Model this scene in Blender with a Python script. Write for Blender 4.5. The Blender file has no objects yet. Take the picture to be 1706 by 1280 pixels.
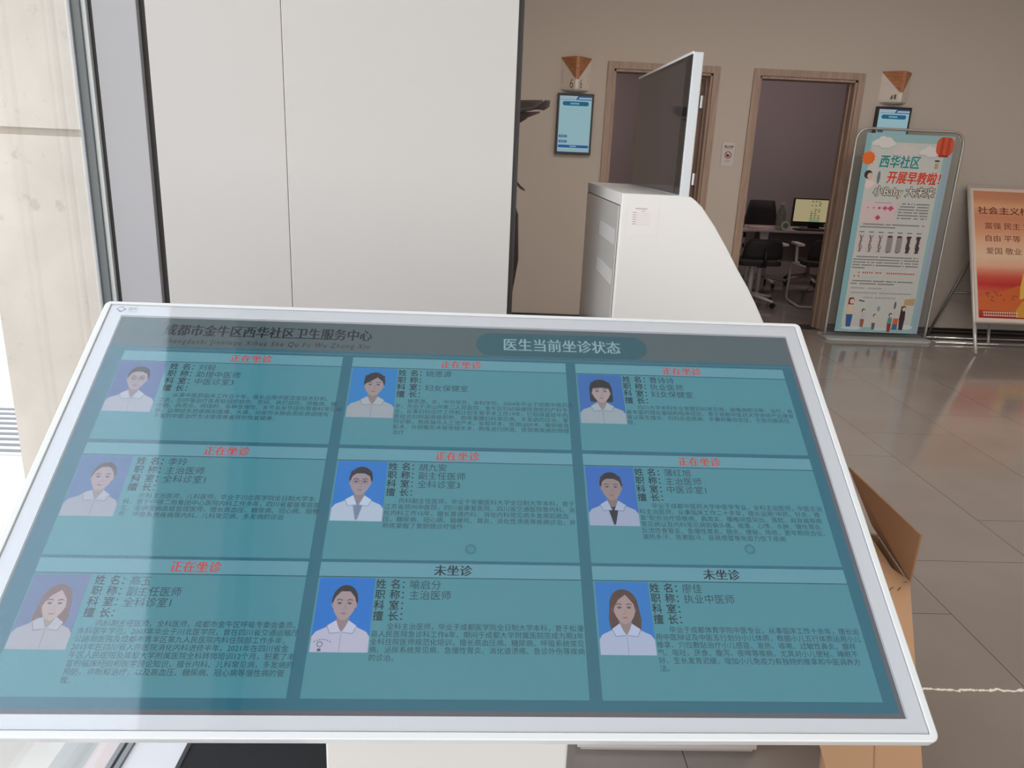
import bpy, bmesh, math, random
from mathutils import Vector, Matrix
random.seed(7)
PI = math.pi
sc = bpy.context.scene
COL = sc.collection

# ------------------------------------------------------------------ camera
F = 1285.0
cd = bpy.data.cameras.new('camera')
cd.sensor_fit = 'HORIZONTAL'; cd.sensor_width = 36.0; cd.lens = F / 1706.0 * 36.0
cd.clip_start = 0.02; cd.clip_end = 200
cam = bpy.data.objects.new('camera', cd); COL.objects.link(cam)
right = Vector((0.99871, -0.02829, 0.04228))
down = Vector((0.03227, -0.29026, -0.95640))
fwd = Vector((0.03932, 0.95653, -0.28897))
rot = Matrix((right, -down, -fwd)).transposed()
cam.matrix_world = Matrix.Translation((0, 0, 1.45)) @ rot.to_4x4()
sc.camera = cam
sc.view_settings.view_transform = 'Standard'
sc.view_settings.look = 'None'
sc.view_settings.gamma = 1.0
sc.view_settings.use_curve_mapping = False
sc.view_settings.exposure = 0.0
try:
    sc.cycles.use_denoising = True
    sc.cycles.max_bounces = 8
    sc.cycles.diffuse_bounces = 5
    sc.cycles.transparent_max_bounces = 16
    sc.cycles.caustics_reflective = False
    sc.cycles.caustics_refractive = False
    sc.cycles.sample_clamp_indirect = 6
except Exception:
    pass

# ------------------------------------------------------------------ world: bright hazy daylight
w = bpy.data.worlds.new('World'); sc.world = w; w.use_nodes = True
nt = w.node_tree; bg = nt.nodes['Background']
tc = nt.nodes.new('ShaderNodeTexCoord'); sp = nt.nodes.new('ShaderNodeSeparateXYZ')
rp = nt.nodes.new('ShaderNodeValToRGB')
nt.links.new(tc.outputs['Generated'], sp.inputs[0]); nt.links.new(sp.outputs['Z'], rp.inputs[0])
rp.color_ramp.elements[0].position = 0.0; rp.color_ramp.elements[0].color = (1.0, 0.965, 0.92, 1)
rp.color_ramp.elements[1].position = 0.8; rp.color_ramp.elements[1].color = (0.80, 0.88, 1.0, 1)
nt.links.new(rp.outputs[0], bg.inputs[0])
bg.inputs[1].default_value = 3.1

def light(name, kind, loc, energy, color=(1, 1, 1), size=None, rot=(0, 0, 0), portal=False):
    l = bpy.data.lights.new(name, kind); l.energy = energy; l.color = color
    o = bpy.data.objects.new(name, l); COL.objects.link(o); o.location = loc; o.rotation_euler = rot
    if kind == 'AREA':
        l.shape = 'RECTANGLE'; l.size, l.size_y = size
        if portal: l.cycles.is_portal = True
    return o
# daylight portals at the glazed left facade and the glazed entrance behind the camera
light('portal_left', 'AREA', (-0.90, -0.75, 1.6), 1, size=(3.2, 5.1), rot=(0, -PI/2, 0), portal=True)
light('portal_entrance', 'AREA', (2.0, -3.3, 1.6), 1, size=(5.7, 3.2), rot=(PI/2, 0, 0), portal=True)

# ------------------------------------------------------------------ materials
def lin(c):
    return tuple((x/255/12.92 if x/255 <= 0.04045 else ((x/255+0.055)/1.055)**2.4) for x in c[:3]) + (1,)
MATS = {}
def mat(name, rgb=(200, 200, 200), rough=0.5, metal=0.0, spec=0.5, emit=None, estr=1.0, noise=0.0, nscale=8.0, stretch=None, alpha=None, coat=0.0):
    if name in MATS: return MATS[name]
    m = bpy.data.materials.new(name); m.use_nodes = True; n = m.node_tree; b = n.nodes['Principled BSDF']
    b.inputs['Base Color'].default_value = lin(rgb); b.inputs['Roughness'].default_value = rough
    b.inputs['Metallic'].default_value = metal; b.inputs['Specular IOR Level'].default_value = spec
    b.inputs['Coat Weight'].default_value = coat
    if emit: b.inputs['Emission Color'].default_value = lin(emit); b.inputs['Emission Strength'].default_value = estr
    if noise:
        t = n.nodes.new('ShaderNodeTexCoord'); mp = n.nodes.new('ShaderNodeMapping'); ns = n.nodes.new('ShaderNodeTexNoise')
        mx = n.nodes.new('ShaderNodeMix'); mx.data_type = 'RGBA'
        n.links.new(t.outputs['Object'], mp.inputs[0]); n.links.new(mp.outputs[0], ns.inputs['Vector'])
        if stretch: mp.inputs['Scale'].default_value = stretch
        ns.inputs['Scale'].default_value = nscale; ns.inputs['Detail'].default_value = 6
        c = lin(rgb); d = tuple(x*(1-noise) for x in c[:3])+(1,); e = tuple(min(1, x*(1+noise)) for x in c[:3])+(1,)
        mx.inputs[6].default_value = d; mx.inputs[7].default_value = e
        n.links.new(ns.outputs[0], mx.inputs[0]); n.links.new(mx.outputs[2], b.inputs['Base Color'])
    if alpha is not None: b.inputs['Alpha'].default_value = alpha
    MATS[name] = m; return m
def glass(name, tint=(255, 255, 255), rough=0.0, ior=1.5, veil=0.0, veilc=(200, 200, 200)):
    if name in MATS: return MATS[name]
    m = bpy.data.materials.new(name); m.use_nodes = True; n = m.node_tree; n.nodes.clear()
    o = n.nodes.new('ShaderNodeOutputMaterial'); t = n.nodes.new('ShaderNodeBsdfTransparent'); g = n.nodes.new('ShaderNodeBsdfGlossy')
    f = n.nodes.new('ShaderNodeFresnel'); mx = n.nodes.new('ShaderNodeMixShader')
    t.inputs[0].default_value = lin(tint); g.inputs['Roughness'].default_value = rough; f.inputs[0].default_value = ior
    ge = n.nodes.new('ShaderNodeNewGeometry'); mr = n.nodes.new('ShaderNodeMapRange')      # same reflectance from both sides of the pane
    mr.inputs[3].default_value = ior; mr.inputs[4].default_value = 1.0/ior
    n.links.new(ge.outputs['Backfacing'], mr.inputs[0]); n.links.new(mr.outputs[0], f.inputs[0])
    n.links.new(f.outputs[0], mx.inputs[0]); n.links.new(g.outputs[0], mx.inputs[2])
    if veil:
        d = n.nodes.new('ShaderNodeBsdfDiffuse'); d.inputs[0].default_value = lin(veilc)
        m2 = n.nodes.new('ShaderNodeMixShader'); m2.inputs[0].default_value = veil
        n.links.new(t.outputs[0], m2.inputs[1]); n.links.new(d.outputs[0], m2.inputs[2]); n.links.new(m2.outputs[0], mx.inputs[1])
    else: n.links.new(t.outputs[0], mx.inputs[1])
    n.links.new(mx.outputs[0], o.inputs[0]); MATS[name] = m; return m
def emis(rgb, s=1.0):
    k = 'display_%d_%d_%d_%d' % (*[int(x) for x in rgb], int(s*100))
    if k in MATS: return MATS[k]
    m = bpy.data.materials.new(k); m.use_nodes = True; n = m.node_tree; n.nodes.clear()
    o = n.nodes.new('ShaderNodeOutputMaterial'); e = n.nodes.new('ShaderNodeEmission')
    e.inputs[0].default_value = lin(rgb); e.inputs[1].default_value = s
    d = n.nodes.new('ShaderNodeBsdfDiffuse'); a = n.nodes.new('ShaderNodeAddShader')      # the panel surface itself scatters a little light
    q = lin(rgb); d.inputs[0].default_value = (q[0]*0.12, q[1]*0.12, q[2]*0.12, 1)
    n.links.new(e.outputs[0], a.inputs[0]); n.links.new(d.outputs[0], a.inputs[1])
    n.links.new(a.outputs[0], o.inputs[0]); MATS[k] = m; return m
def ink(rgb, rough=0.6):
    return mat('print_%d_%d_%d' % tuple(int(x) for x in rgb), rgb, rough, spec=0.3)

def wood(name, a, b, rough=0.55, scale=(14, 14, 1.2)):
    if name in MATS: return MATS[name]
    m = bpy.data.materials.new(name); m.use_nodes = True; n = m.node_tree; p = n.nodes['Principled BSDF']
    t = n.nodes.new('ShaderNodeTexCoord'); mp = n.nodes.new('ShaderNodeMapping'); ns = n.nodes.new('ShaderNodeTexNoise'); r = n.nodes.new('ShaderNodeValToRGB')
    mp.inputs['Scale'].default_value = scale
    n.links.new(t.outputs['Object'], mp.inputs[0]); n.links.new(mp.outputs[0], ns.inputs['Vector'])
    ns.inputs['Scale'].default_value = 3; ns.inputs['Detail'].default_value = 5; ns.inputs['Distortion'].default_value = 0.6
    n.links.new(ns.outputs[0], r.inputs[0]); r.color_ramp.elements[0].position = 0.35; r.color_ramp.elements[1].position = 0.7
    r.color_ramp.elements[0].color = lin(a); r.color_ramp.elements[1].color = lin(b)
    n.links.new(r.outputs[0], p.inputs['Base Color']); p.inputs['Roughness'].default_value = rough
    MATS[name] = m; return m

def floor_material():
    m = bpy.data.materials.new('floor_tile'); m.use_nodes = True; n = m.node_tree; b = n.nodes['Principled BSDF']; L = n.links.new
    g = n.nodes.new('ShaderNodeNewGeometry'); s = n.nodes.new('ShaderNodeSeparateXYZ'); L(g.outputs['Position'], s.inputs[0])
    def M(op, a, c=None, d=None):
        x = n.nodes.new('ShaderNodeMath'); x.operation = op
        for i, v in enumerate((a, c, d)):
            if v is None: continue
            if isinstance(v, (int, float)): x.inputs[i].default_value = v
            else: L(v, x.inputs[i])
        return x.outputs[0]
    W, Ln = 0.5427, 1.0925
    row_f = M('DIVIDE', s.outputs['X'], W); row = M('FLOOR', row_f); fx = M('SUBTRACT', row_f, row)
    y1 = M('DIVIDE', M('SUBTRACT', s.outputs['Y'], 2.614), Ln)
    y2 = M('SUBTRACT', y1, M('DIVIDE', M('SUBTRACT', row, 3.0), 3.0))
    col = M('FLOOR', y2); fy = M('SUBTRACT', y2, col)
    dx = M('MULTIPLY', M('MINIMUM', fx, M('SUBTRACT', 1.0, fx)), W)
    dy = M('MULTIPLY', M('MINIMUM', fy, M('SUBTRACT', 1.0, fy)), Ln)
    joint = M('LESS_THAN', M('MINIMUM', dx, dy), 0.0014)
    # tile colour varies a little tile by tile, with soft stone clouds
    cx = n.nodes.new('ShaderNodeCombineXYZ'); L(row, cx.inputs[0]); L(col, cx.inputs[1])
    wn = n.nodes.new('ShaderNodeTexWhiteNoise'); L(cx.outputs[0], wn.inputs['Vector'])
    ns = n.nodes.new('ShaderNodeTexNoise'); ns.inputs['Scale'].default_value = 2.2; ns.inputs['Detail'].default_value = 8
    L(g.outputs['Position'], ns.inputs['Vector'])
    v = M('ADD', M('MULTIPLY', wn.outputs['Value'], 0.10), M('MULTIPLY', ns.outputs[0], 0.5))
    r = n.nodes.new('ShaderNodeValToRGB'); L(v, r.inputs[0])
    r.color_ramp.elements[0].position = 0.1; r.color_ramp.elements[0].color = lin((133, 125, 120))
    r.color_ramp.elements[1].position = 0.6; r.color_ramp.elements[1].color = lin((153, 145, 140))
    mx = n.nodes.new('ShaderNodeMix'); mx.data_type = 'RGBA'; L(joint, mx.inputs[0]); L(r.outputs[0], mx.inputs[6]); mx.inputs[7].default_value = lin((72, 66, 62))
    # a white filled crack running across two tiles
    n1 = n.nodes.new('ShaderNodeTexNoise'); n1.noise_dimensions = '1D'; n1.inputs['Scale'].default_value = 16; n1.inputs['Detail'].default_value = 6; n1.inputs['Roughness'].default_value = 0.75
    L(s.outputs['X'], n1.inputs['W'])
    n2 = n.nodes.new('ShaderNodeTexNoise'); n2.noise_dimensions = '1D'; n2.inputs['Scale'].default_value = 45; L(s.outputs['X'], n2.inputs['W'])
    yy = M('ADD', M('MULTIPLY', M('SUBTRACT', n1.outputs[0], 0.5), 0.035), 1.858)
    wd = M('MULTIPLY', n2.outputs[0], 0.0085)
    cr = M('MULTIPLY', M('LESS_THAN', M('ABSOLUTE', M('SUBTRACT', s.outputs['Y'], yy)), wd), M('MULTIPLY', M('GREATER_THAN', s.outputs['X'], 1.09), M('LESS_THAN', s.outputs['X'], 2.17)))
    m3 = n.nodes.new('ShaderNodeMix'); m3.data_type = 'RGBA'; L(cr, m3.inputs[0]); L(mx.outputs[2], m3.inputs[6]); m3.inputs[7].default_value = lin((250, 245, 238))
    L(m3.outputs[2], b.inputs['Base Color'])
    rr = n.nodes.new('ShaderNodeMapRange'); L(ns.outputs[0], rr.inputs[0]); rr.inputs[3].default_value = 0.06; rr.inputs[4].default_value = 0.14
    L(rr.outputs[0], b.inputs['Roughness']); b.inputs['Specular IOR Level'].default_value = 0.6
    return m

def concrete_material(name, base, dark, seam=None):
    m = bpy.data.materials.new(name); m.use_nodes = True; n = m.node_tree; b = n.nodes['Principled BSDF']; L = n.links.new
    g = n.nodes.new('ShaderNodeNewGeometry')
    a = n.nodes.new('ShaderNodeTexNoise'); a.inputs['Scale'].default_value = 1.7; a.inputs['Detail'].default_value = 9; a.inputs['Roughness'].default_value = 0.62
    c = n.nodes.new('ShaderNodeTexNoise'); c.inputs['Scale'].default_value = 22; c.inputs['Detail'].default_value = 6
    L(g.outputs['Position'], a.inputs['Vector']); L(g.outputs['Position'], c.inputs['Vector'])
    r = n.nodes.new('ShaderNodeValToRGB'); L(a.outputs[0], r.inputs[0])
    r.color_ramp.elements[0].position = 0.3; r.color_ramp.elements[0].color = lin(dark)
    r.color_ramp.elements[1].position = 0.6; r.color_ramp.elements[1].color = lin(base)
    r2 = n.nodes.new('ShaderNodeValToRGB'); L(c.outputs[0], r2.inputs[0])
    r2.color_ramp.elements[0].position = 0.27; r2.color_ramp.elements[0].color = (0.72, 0.70, 0.68, 1)
    r2.color_ramp.elements[1].position = 0.36; r2.color_ramp.elements[1].color = (1, 1, 1, 1)
    mx = n.nodes.new('ShaderNodeMix'); mx.data_type = 'RGBA'; mx.blend_type = 'MULTIPLY'; mx.inputs[0].default_value = 0.6
    L(r.outputs[0], mx.inputs[6]); L(r2.outputs[0], mx.inputs[7]); L(mx.outputs[2], b.inputs['Base Color'])
    b.inputs['Roughness'].default_value = 0.85
    return m

M_white = mat('white_coated_steel', (228, 228, 230), 0.28, coat=0.3)
M_white_side = mat('white_powder_coat', (226, 222, 219), 0.35)
M_chrome = mat('brushed_silver', (200, 200, 200), 0.25, metal=1.0)
M_alu = mat('grey_aluminium', (150, 153, 156), 0.45, metal=0.3)
M_black = mat('black_plastic', (24, 24, 26), 0.4)
M_wall = mat('warm_wall_paint', (189, 178, 169), 0.85, noise=0.02, nscale=3)
M_office = mat('office_wall_paint', (170, 160, 162), 0.85, noise=0.02, nscale=3)
M_ceil = mat('ceiling_paint', (222, 218, 212), 0.9, noise=0.01)
M_wood = wood('oak_door_wood', (150, 126, 111), (174, 149, 133))
M_signwood = wood('sign_wood', (150, 96, 62), (186, 128, 88), 0.5, (3, 3, 14))
M_dark = mat('dark_bronze_metal', (50, 46, 44), 0.5)

# ------------------------------------------------------------------ object helpers
MAT_OF = {}
def wm(o): return MAT_OF.get(o.name, Matrix.Identity(4))
def thing(name, label, cat, loc=(0, 0, 0), rz=0.0, group=None, kind=None, matrix=None):
    o = bpy.data.objects.new(name, None); COL.objects.link(o); o.empty_display_size = 0.1
    m = matrix if matrix is not None else Matrix.Translation(loc) @ Matrix.Rotation(rz, 4, 'Z')
    o.matrix_world = m; MAT_OF[o.name] = m
    o['label'] = label; o['category'] = cat
    if group: o['group'] = group
    if kind: o['kind'] = kind
    return o
def link(name, me, parent=None, world=True):
    o = bpy.data.objects.new(name, me); COL.objects.link(o)
    if parent is not None:
        o.parent = parent; MAT_OF[o.name] = wm(parent)
        if world: me.transform(wm(parent).inverted())
    else: MAT_OF[o.name] = Matrix.Identity(4)
    return o
def finish(bm, name, m, parent=None, world=True, smooth=False, bevel=0.0, seg=2, label=None):
    bmesh.ops.recalc_face_normals(bm, faces=bm.faces)
    me = bpy.data.meshes.new(name); bm.to_mesh(me); bm.free()
    for x in (m if isinstance(m, (list, tuple)) else [m]): me.materials.append(x)
    if smooth:
        for p in me.polygons: p.use_smooth = True
    o = link(name, me, parent, world)
    if bevel:
        md = o.modifiers.new('bevel', 'BEVEL'); md.width = bevel; md.segments = seg; md.limit_method = 'ANGLE'; md.angle_limit = 0.7
        md.harden_normals = False
    if label: o['label'] = label
    return o
def struct(o, name=None):
    o['kind'] = 'structure'; return o
def tag(o, label, cat, group=None, kind=None):
    o['label'] = label; o['category'] = cat
    if group: o['group'] = group
    if kind: o['kind'] = kind
    return o
def abox(bm, x0, x1, y0, y1, z0, z1, M=None, mi=0):
    vs = [bm.verts.new((x, y, z)) for z in (z0, z1) for y in (y0, y1) for x in (x0, x1)]
    if M is not None:
        for v in vs: v.co = M @ v.co
    for f in ((0, 2, 3, 1), (4, 5, 7, 6), (0, 1, 5, 4), (2, 6, 7, 3), (0, 4, 6, 2), (1, 3, 7, 5)):
        bm.faces.new([vs[i] for i in f]).material_index = mi
def box(name, m, x0, x1, y0, y1, z0, z1, parent=None, bevel=0.0, world=True, label=None, seg=2):
    bm = bmesh.new(); abox(bm, x0, x1, y0, y1, z0, z1); return finish(bm, name, m, parent, world, bevel=bevel, label=label, seg=seg)
def prism(bm, pts, d, mi=0):
    """pts: 3D polygon, d: extrusion vector"""
    d = Vector(d); a = [bm.verts.new(p) for p in pts]; b = [bm.verts.new(Vector(p)+d) for p in pts]; n = len(a)
    bm.faces.new(a).material_index = mi; bm.faces.new(b[::-1]).material_index = mi
    for i in range(n): bm.faces.new((a[i], b[i], b[(i+1) % n], a[(i+1) % n])).material_index = mi
def tube(bm, pts, r, seg=10, closed=False, caps=True, radii=None):
    pts = [Vector(p) for p in pts]; n = len(pts); rings = []
    prev = None
    for i, p in enumerate(pts):
        if closed: t = (pts[(i+1) % n]-pts[i-1]).normalized()
        else: t = (pts[min(i+1, n-1)]-pts[max(i-1, 0)]).normalized()
        if prev is None:
            u = t.orthogonal().normalized()
        else:
            u = (prev - t*prev.dot(t)).normalized()
        prev = u; v = t.cross(u); rr = radii[i] if radii else r
        rings.append([bm.verts.new(p+(u*math.cos(2*PI*k/seg)+v*math.sin(2*PI*k/seg))*rr) for k in range(seg)])
    m = n if closed else n-1
    for i in range(m):
        a, b = rings[i], rings[(i+1) % n]
        for k in range(seg): bm.faces.new((a[k], a[(k+1) % seg], b[(k+1) % seg], b[k]))
    if caps and not closed:
        bm.faces.new(rings[0][::-1]); bm.faces.new(rings[-1])
def arc_path(corners, r, seg=6, closed=False):
    """round the corners of a 3D polyline"""
    P = [Vector(c) for c in corners]; n = len(P); out = []
    for i, p in enumerate(P):
        if not closed and i in (0, n-1): out.append(p); continue
        a, b = P[i-1], P[(i+1) % n]; da, db = (a-p), (b-p)
        rr = min(r, da.length*0.49, db.length*0.49)
        p0 = p+da.normalized()*rr; p1 = p+db.normalized()*rr
        for k in range(seg+1):
            t = k/seg; out.append(p0*(1-t)**2+p*2*t*(1-t)+p1*t*t)
    return out
def lathe(bm, prof, cx, cy, seg=20, z0=0):
    rings = [[bm.verts.new((cx+r*math.cos(2*PI*k/seg), cy+r*math.sin(2*PI*k/seg), z0+z)) for k in range(seg)] for r, z in prof]
    for a, b in zip(rings, rings[1:]):
        for k in range(seg): bm.faces.new((a[k], a[(k+1) % seg], b[(k+1) % seg], b[k]))
    bm.faces.new(rings[0][::-1]); bm.faces.new(rings[-1])

# ------------------------------------------------------------------ flat artwork (what a display shows, what is printed)
_cur = bpy.data.curves.new('glyphs', 'FONT'); _cur.size = 1.0
_tob = bpy.data.objects.new('glyphs', _cur)
_cache = {}
def glyph_mesh(s, off, res, slant=0.0, space=1.0):
    k = (s, off, res, slant, space)
    if k not in _cache:
        _cur.body = s; _cur.offset = off; _cur.resolution_u = res; _cur.shear = slant; _cur.space_character = space
        me = _tob.to_mesh()
        _cache[k] = ([v.co.copy() for v in me.vertices], [tuple(p.vertices) for p in me.polygons])
        _tob.to_mesh_clear()
    return _cache[k]
def bounds(vs):
    xs = [v.x for v in vs]; ys = [v.y for v in vs]; return min(xs), max(xs), min(ys), max(ys)
_b1 = bounds(glyph_mesh('国', 0, 2)[0]); _b5 = bounds(glyph_mesh('国国国国国', 0, 2)[0])
ADV = (_b5[1]-_b1[1])/4.0          # advance of one full-width character at size 1
GH = _b1[3]-_b1[2]; GB = _b1[2]
class Canvas:
    """2D artwork; x right, y down, in the unit of ux/uy"""
    def __init__(s, O, ux, uy, n, colour, step):
        s.O, s.ux, s.uy, s.n, s.colour, s.step = Vector(O), Vector(ux), Vector(uy), Vector(n), colour, step
        s.V = []; s.Fc = []; s.Mi = []; s.mats = []; s.idx = {}; s.cnt = 0
    def m(s, c):
        if c not in s.idx: s.idx[c] = len(s.mats); s.mats.append(s.colour(c))
        return s.idx[c]
    def add(s, pts, faces, c, layer):
        o = len(s.V); k = s.m(c); s.cnt += 1; lift = s.step*(layer+0.04*(s.cnt % 20))      # every piece a hair above the last
        s.V += [s.O+s.ux*x+s.uy*y+s.n*lift for x, y in pts]
        for f in faces: s.Fc.append([o+i for i in f]); s.Mi.append(k)
    def poly(s, pts, c, layer=1): s.add(pts, [range(len(pts))], c, layer)
    def rect(s, x0, y0, x1, y1, c, layer=1): s.poly([(x0, y0), (x0, y1), (x1, y1), (x1, y0)], c, layer)
    def ell(s, cx, cy, rx, ry, c, layer=1, n=24, a0=0, a1=2*PI):
        s.poly([(cx+rx*math.cos(a0+(a1-a0)*k/n), cy+ry*math.sin(a0+(a1-a0)*k/n)) for k in range(n if a1-a0 > 6.2 else n+1)], c, layer)
    def rrect(s, x0, y0, x1, y1, r, c, layer=1):
        p = []
        for cx, cy, a in ((x1-r, y0+r, -PI/2), (x1-r, y1-r, 0), (x0+r, y1-r, PI/2), (x0+r, y0+r, PI)):
            p += [(cx+r*math.cos(a+PI/2*k/6), cy+r*math.sin(a+PI/2*k/6)) for k in range(7)]
        s.poly(p, c, layer)
    def ring(s, cx, cy, r0, r1, c, layer=1, n=32):
        pts = [(cx+r*math.cos(2*PI*k/n), cy+r*math.sin(2*PI*k/n)) for r in (r0, r1) for k in range(n)]
        s.add(pts, [(k, (k+1) % n, n+(k+1) % n, n+k) for k in range(n)], c, layer)
    def line(s, pts, wd, c, layer=1):
        for (x0, y0), (x1, y1) in zip(pts, pts[1:]):
            l = math.hypot(x1-x0, y1-y0) or 1; nx, ny = -(y1-y0)/l*wd/2, (x1-x0)/l*wd/2
            s.poly([(x0+nx, y0+ny), (x0-nx, y0-ny), (x1-nx, y1-ny), (x1+nx, y1+ny)], c, layer)
    def fit(s, t, x0, x1, y0, y1, c, layer=2, bold=0.0, res=3, slant=0.0, space=1.0):
        vs, fs = glyph_mesh(t, bold, res, slant, space); a, b, e, f = bounds(vs)
        s.add([(x0+(v.x-a)/(b-a)*(x1-x0), y1-(v.y-e)/(f-e)*(y1-y0)) for v in vs], fs, c, layer)
    def bfit(s, t, x0, x1, y0, y1, c, layer, e=0.35, **k):
        for d in (-e, 0, e): s.fit(t, x0+d, x1+d, y0, y1, c, layer, **k)
    def text(s, t, x, y, size, c, layer=2, bold=0.0, res=2, align='l'):
        """size = width of one full-width character; y = top of the characters"""
        vs, fs = glyph_mesh(t, bold, res); k = size/ADV
        if not vs: return
        a, b, _, _ = bounds(vs)
        if align == 'c': x = x-(a+b)/2*k
        s.add([(x+v.x*k, y+(GB+GH-v.y)*k) for v in vs], fs, c, layer)
    def build(s, name, parent=None, label=None):
        me = bpy.data.meshes.new(name); me.from_pydata([tuple(v) for v in s.V], [], [list(f) for f in s.Fc])
        for m_ in s.mats: me.materials.append(m_)
        me.polygons.foreach_set('material_index', s.Mi)
        me.update()
        o = link(name, me, parent)
        if label: o['label'] = label
        return o

# ================================================================== ROOM SHELL
D = 6.85; H = 3.3; XR = 9.0; YB = -3.3; YO = 10.6; FX = -0.87
bm = bmesh.new(); abox(bm, FX, XR+0.2, YB, YO+0.2, -0.12, 0.0)
struct(finish(bm, 'floor', floor_material()))
bm = bmesh.new(); abox(bm, FX-0.1, XR+0.2, YB, YO+0.2, H, H+0.15)
struct(finish(bm, 'ceiling', M_ceil))
# far wall with two door openings
d1 = (1.015, 1.845, 2.14); d2 = (2.24, 3.075, 2.14)
bm = bmesh.new(); T = 0.16
for x0, x1, z0, z1 in ((FX, d1[0], 0, H), (d1[1], d2[0], 0, H), (d2[1], XR, 0, H), (d1[0], d1[1], d1[2], H), (d2[0], d2[1], d2[2], H)):
    abox(bm, x0, x1, D, D+T, z0, z1)
struct(finish(bm, 'wall_back', M_wall))
bm = bmesh.new(); abox(bm, XR, XR+0.15, YB, D, 0, H); struct(finish(bm, 'wall_right', M_wall))
bm = bmesh.new(); abox(bm, FX-0.15, FX, 2.9, YO, 0, H); struct(finish(bm, 'wall_left', M_wall))
bm = bmesh.new(); abox(bm, FX-0.15, XR, YO, YO+0.15, 0, H); struct(finish(bm, 'wall_office_back', M_office))
bm = bmesh.new(); abox(bm, 2.02, 2.1, D+T, YO, 0, H); struct(finish(bm, 'wall_office_divider', M_office))
bm = bmesh.new(); abox(bm, 5.6, 5.7, D+T, YO, 0, H); struct(finish(bm, 'wall_office_right', M_office))
bm = bmesh.new(); abox(bm, 4.9, XR, YB-0.15, YB, 0, H); struct(finish(bm, 'wall_front', M_wall))
# black skirting
for nm, x0, x1 in (('baseboard_left', FX, 0.965), ('baseboard_middle', 1.895, 2.187), ('baseboard_right', 3.138, XR)):
    bm = bmesh.new(); abox(bm, x0, x1, D-0.012, D, 0, 0.026); abox(bm, x0, x1, D-0.012, D, 0.031, 0.058)
    struct(finish(bm, nm, mat('black_skirting', (40, 34, 32), 0.3)))

# doors: frame (architrave + jamb lining) and, in door 1, the leaf standing open inside
def door(n, d, leaf=None):
    x0, x1, top = d
    bm = bmesh.new(); a = 0.055
    for y0, y1 in ((D-0.015, D), (D+T, D+T+0.015)):
        prism(bm, [(x0-a, y0, 0), (x0, y0, 0), (x0, y0, top), (x1, y0, top), (x1, y0, 0), (x1+a, y0, 0), (x1+a, y0, top+a), (x0-a, y0, top+a)], (0, y1-y0, 0))
    t = 0.02
    abox(bm, x0-0.002, x0+t, D, D+T, 0, top); abox(bm, x1-t, x1+0.002, D, D+T, 0, top); abox(bm, x0, x1, D, D+T, top-t, top+0.002)
    abox(bm, x0+t, x0+t+0.014, D+0.07, D+0.09, 0, top-t); abox(bm, x1-t-0.014, x1-t, D+0.07, D+0.09, 0, top-t)
    o = struct(finish(bm, 'door_%d' % n, M_wood, bevel=0.002))
    if leaf:
        hx = x1-0.03
        lf = box('door_leaf', wood('door_leaf_wood', (128, 100, 82), (160, 128, 106)), hx-0.045, hx, D+T-0.02, D+T+0.76, 0.008, top-0.03, o, bevel=0.002, label='brown wooden door leaf standing open into the office')
        bmh = bmesh.new()
        tube(bmh, [(hx-0.05, D+T+0.68, 1.0), (hx-0.09, D+T+0.68, 1.0), (hx-0.09, D+T+0.56, 1.0)], 0.009)
        finish(bmh, 'door_handle', M_chrome, lf, smooth=True)
        for z in (1.92, 1.28, 0.4):
            b2 = bmesh.new(); abox(b2, hx-0.028, hx+0.012, D+T-0.055, D+T-0.018, z-0.05, z+0.05); tube(b2, [(hx+0.005, D+T-0.06, z-0.05), (hx+0.005, D+T-0.06, z+0.05)], 0.007)
            finish(b2, 'hinge', M_chrome, o)
door(1, d1, leaf=True); door(2, d2)
bm = bmesh.new(); abox(bm, d2[0], d2[1], D-0.015, D+T+0.015, 0, 0.006); abox(bm, d1[0], d1[1], D-0.015, D+T+0.015, 0, 0.006)
struct(finish(bm, 'trim_1', mat('dark_threshold', (44, 38, 36), 0.4)))

# glazed entrance behind the camera and glazed facade on the left
M_glass = glass('window_glass', (250, 252, 252))
bm = bmesh.new()
for x in (-0.9, 1.0, 2.9, 4.85): abox(bm, x-0.04, x+0.04, YB-0.06, YB+0.06, 0, H)
abox(bm, -0.9, 4.85, YB-0.06, YB+0.06, H-0.25, H); abox(bm, -0.9, 4.85, YB-0.06, YB+0.06, 0, 0.08); abox(bm, -0.9, 4.85, YB-0.05, YB+0.05, 2.3, 2.37)
w1 = struct(finish(bm, 'window_1', M_alu))
bm = bmesh.new(); abox(bm, -0.9, 4.85, YB-0.006, YB+0.006, 0.05, H-0.2); finish(bm, 'window_pane', M_glass, w1)
bm = bmesh.new()
for y in (-3.2, -1.35): abox(bm, FX-0.05, FX+0.01, y-0.03, y+0.03, 0, H)
abox(bm, FX-0.05, FX+0.01, YB, 1.8, H-0.2, H)
w2 = struct(finish(bm, 'window_2', M_alu))
bm = bmesh.new(); abox(bm, FX-0.025, FX-0.015, YB, 1.795, 0.0, H-0.15); finish(bm, 'window_pane', M_glass, w2)
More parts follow.
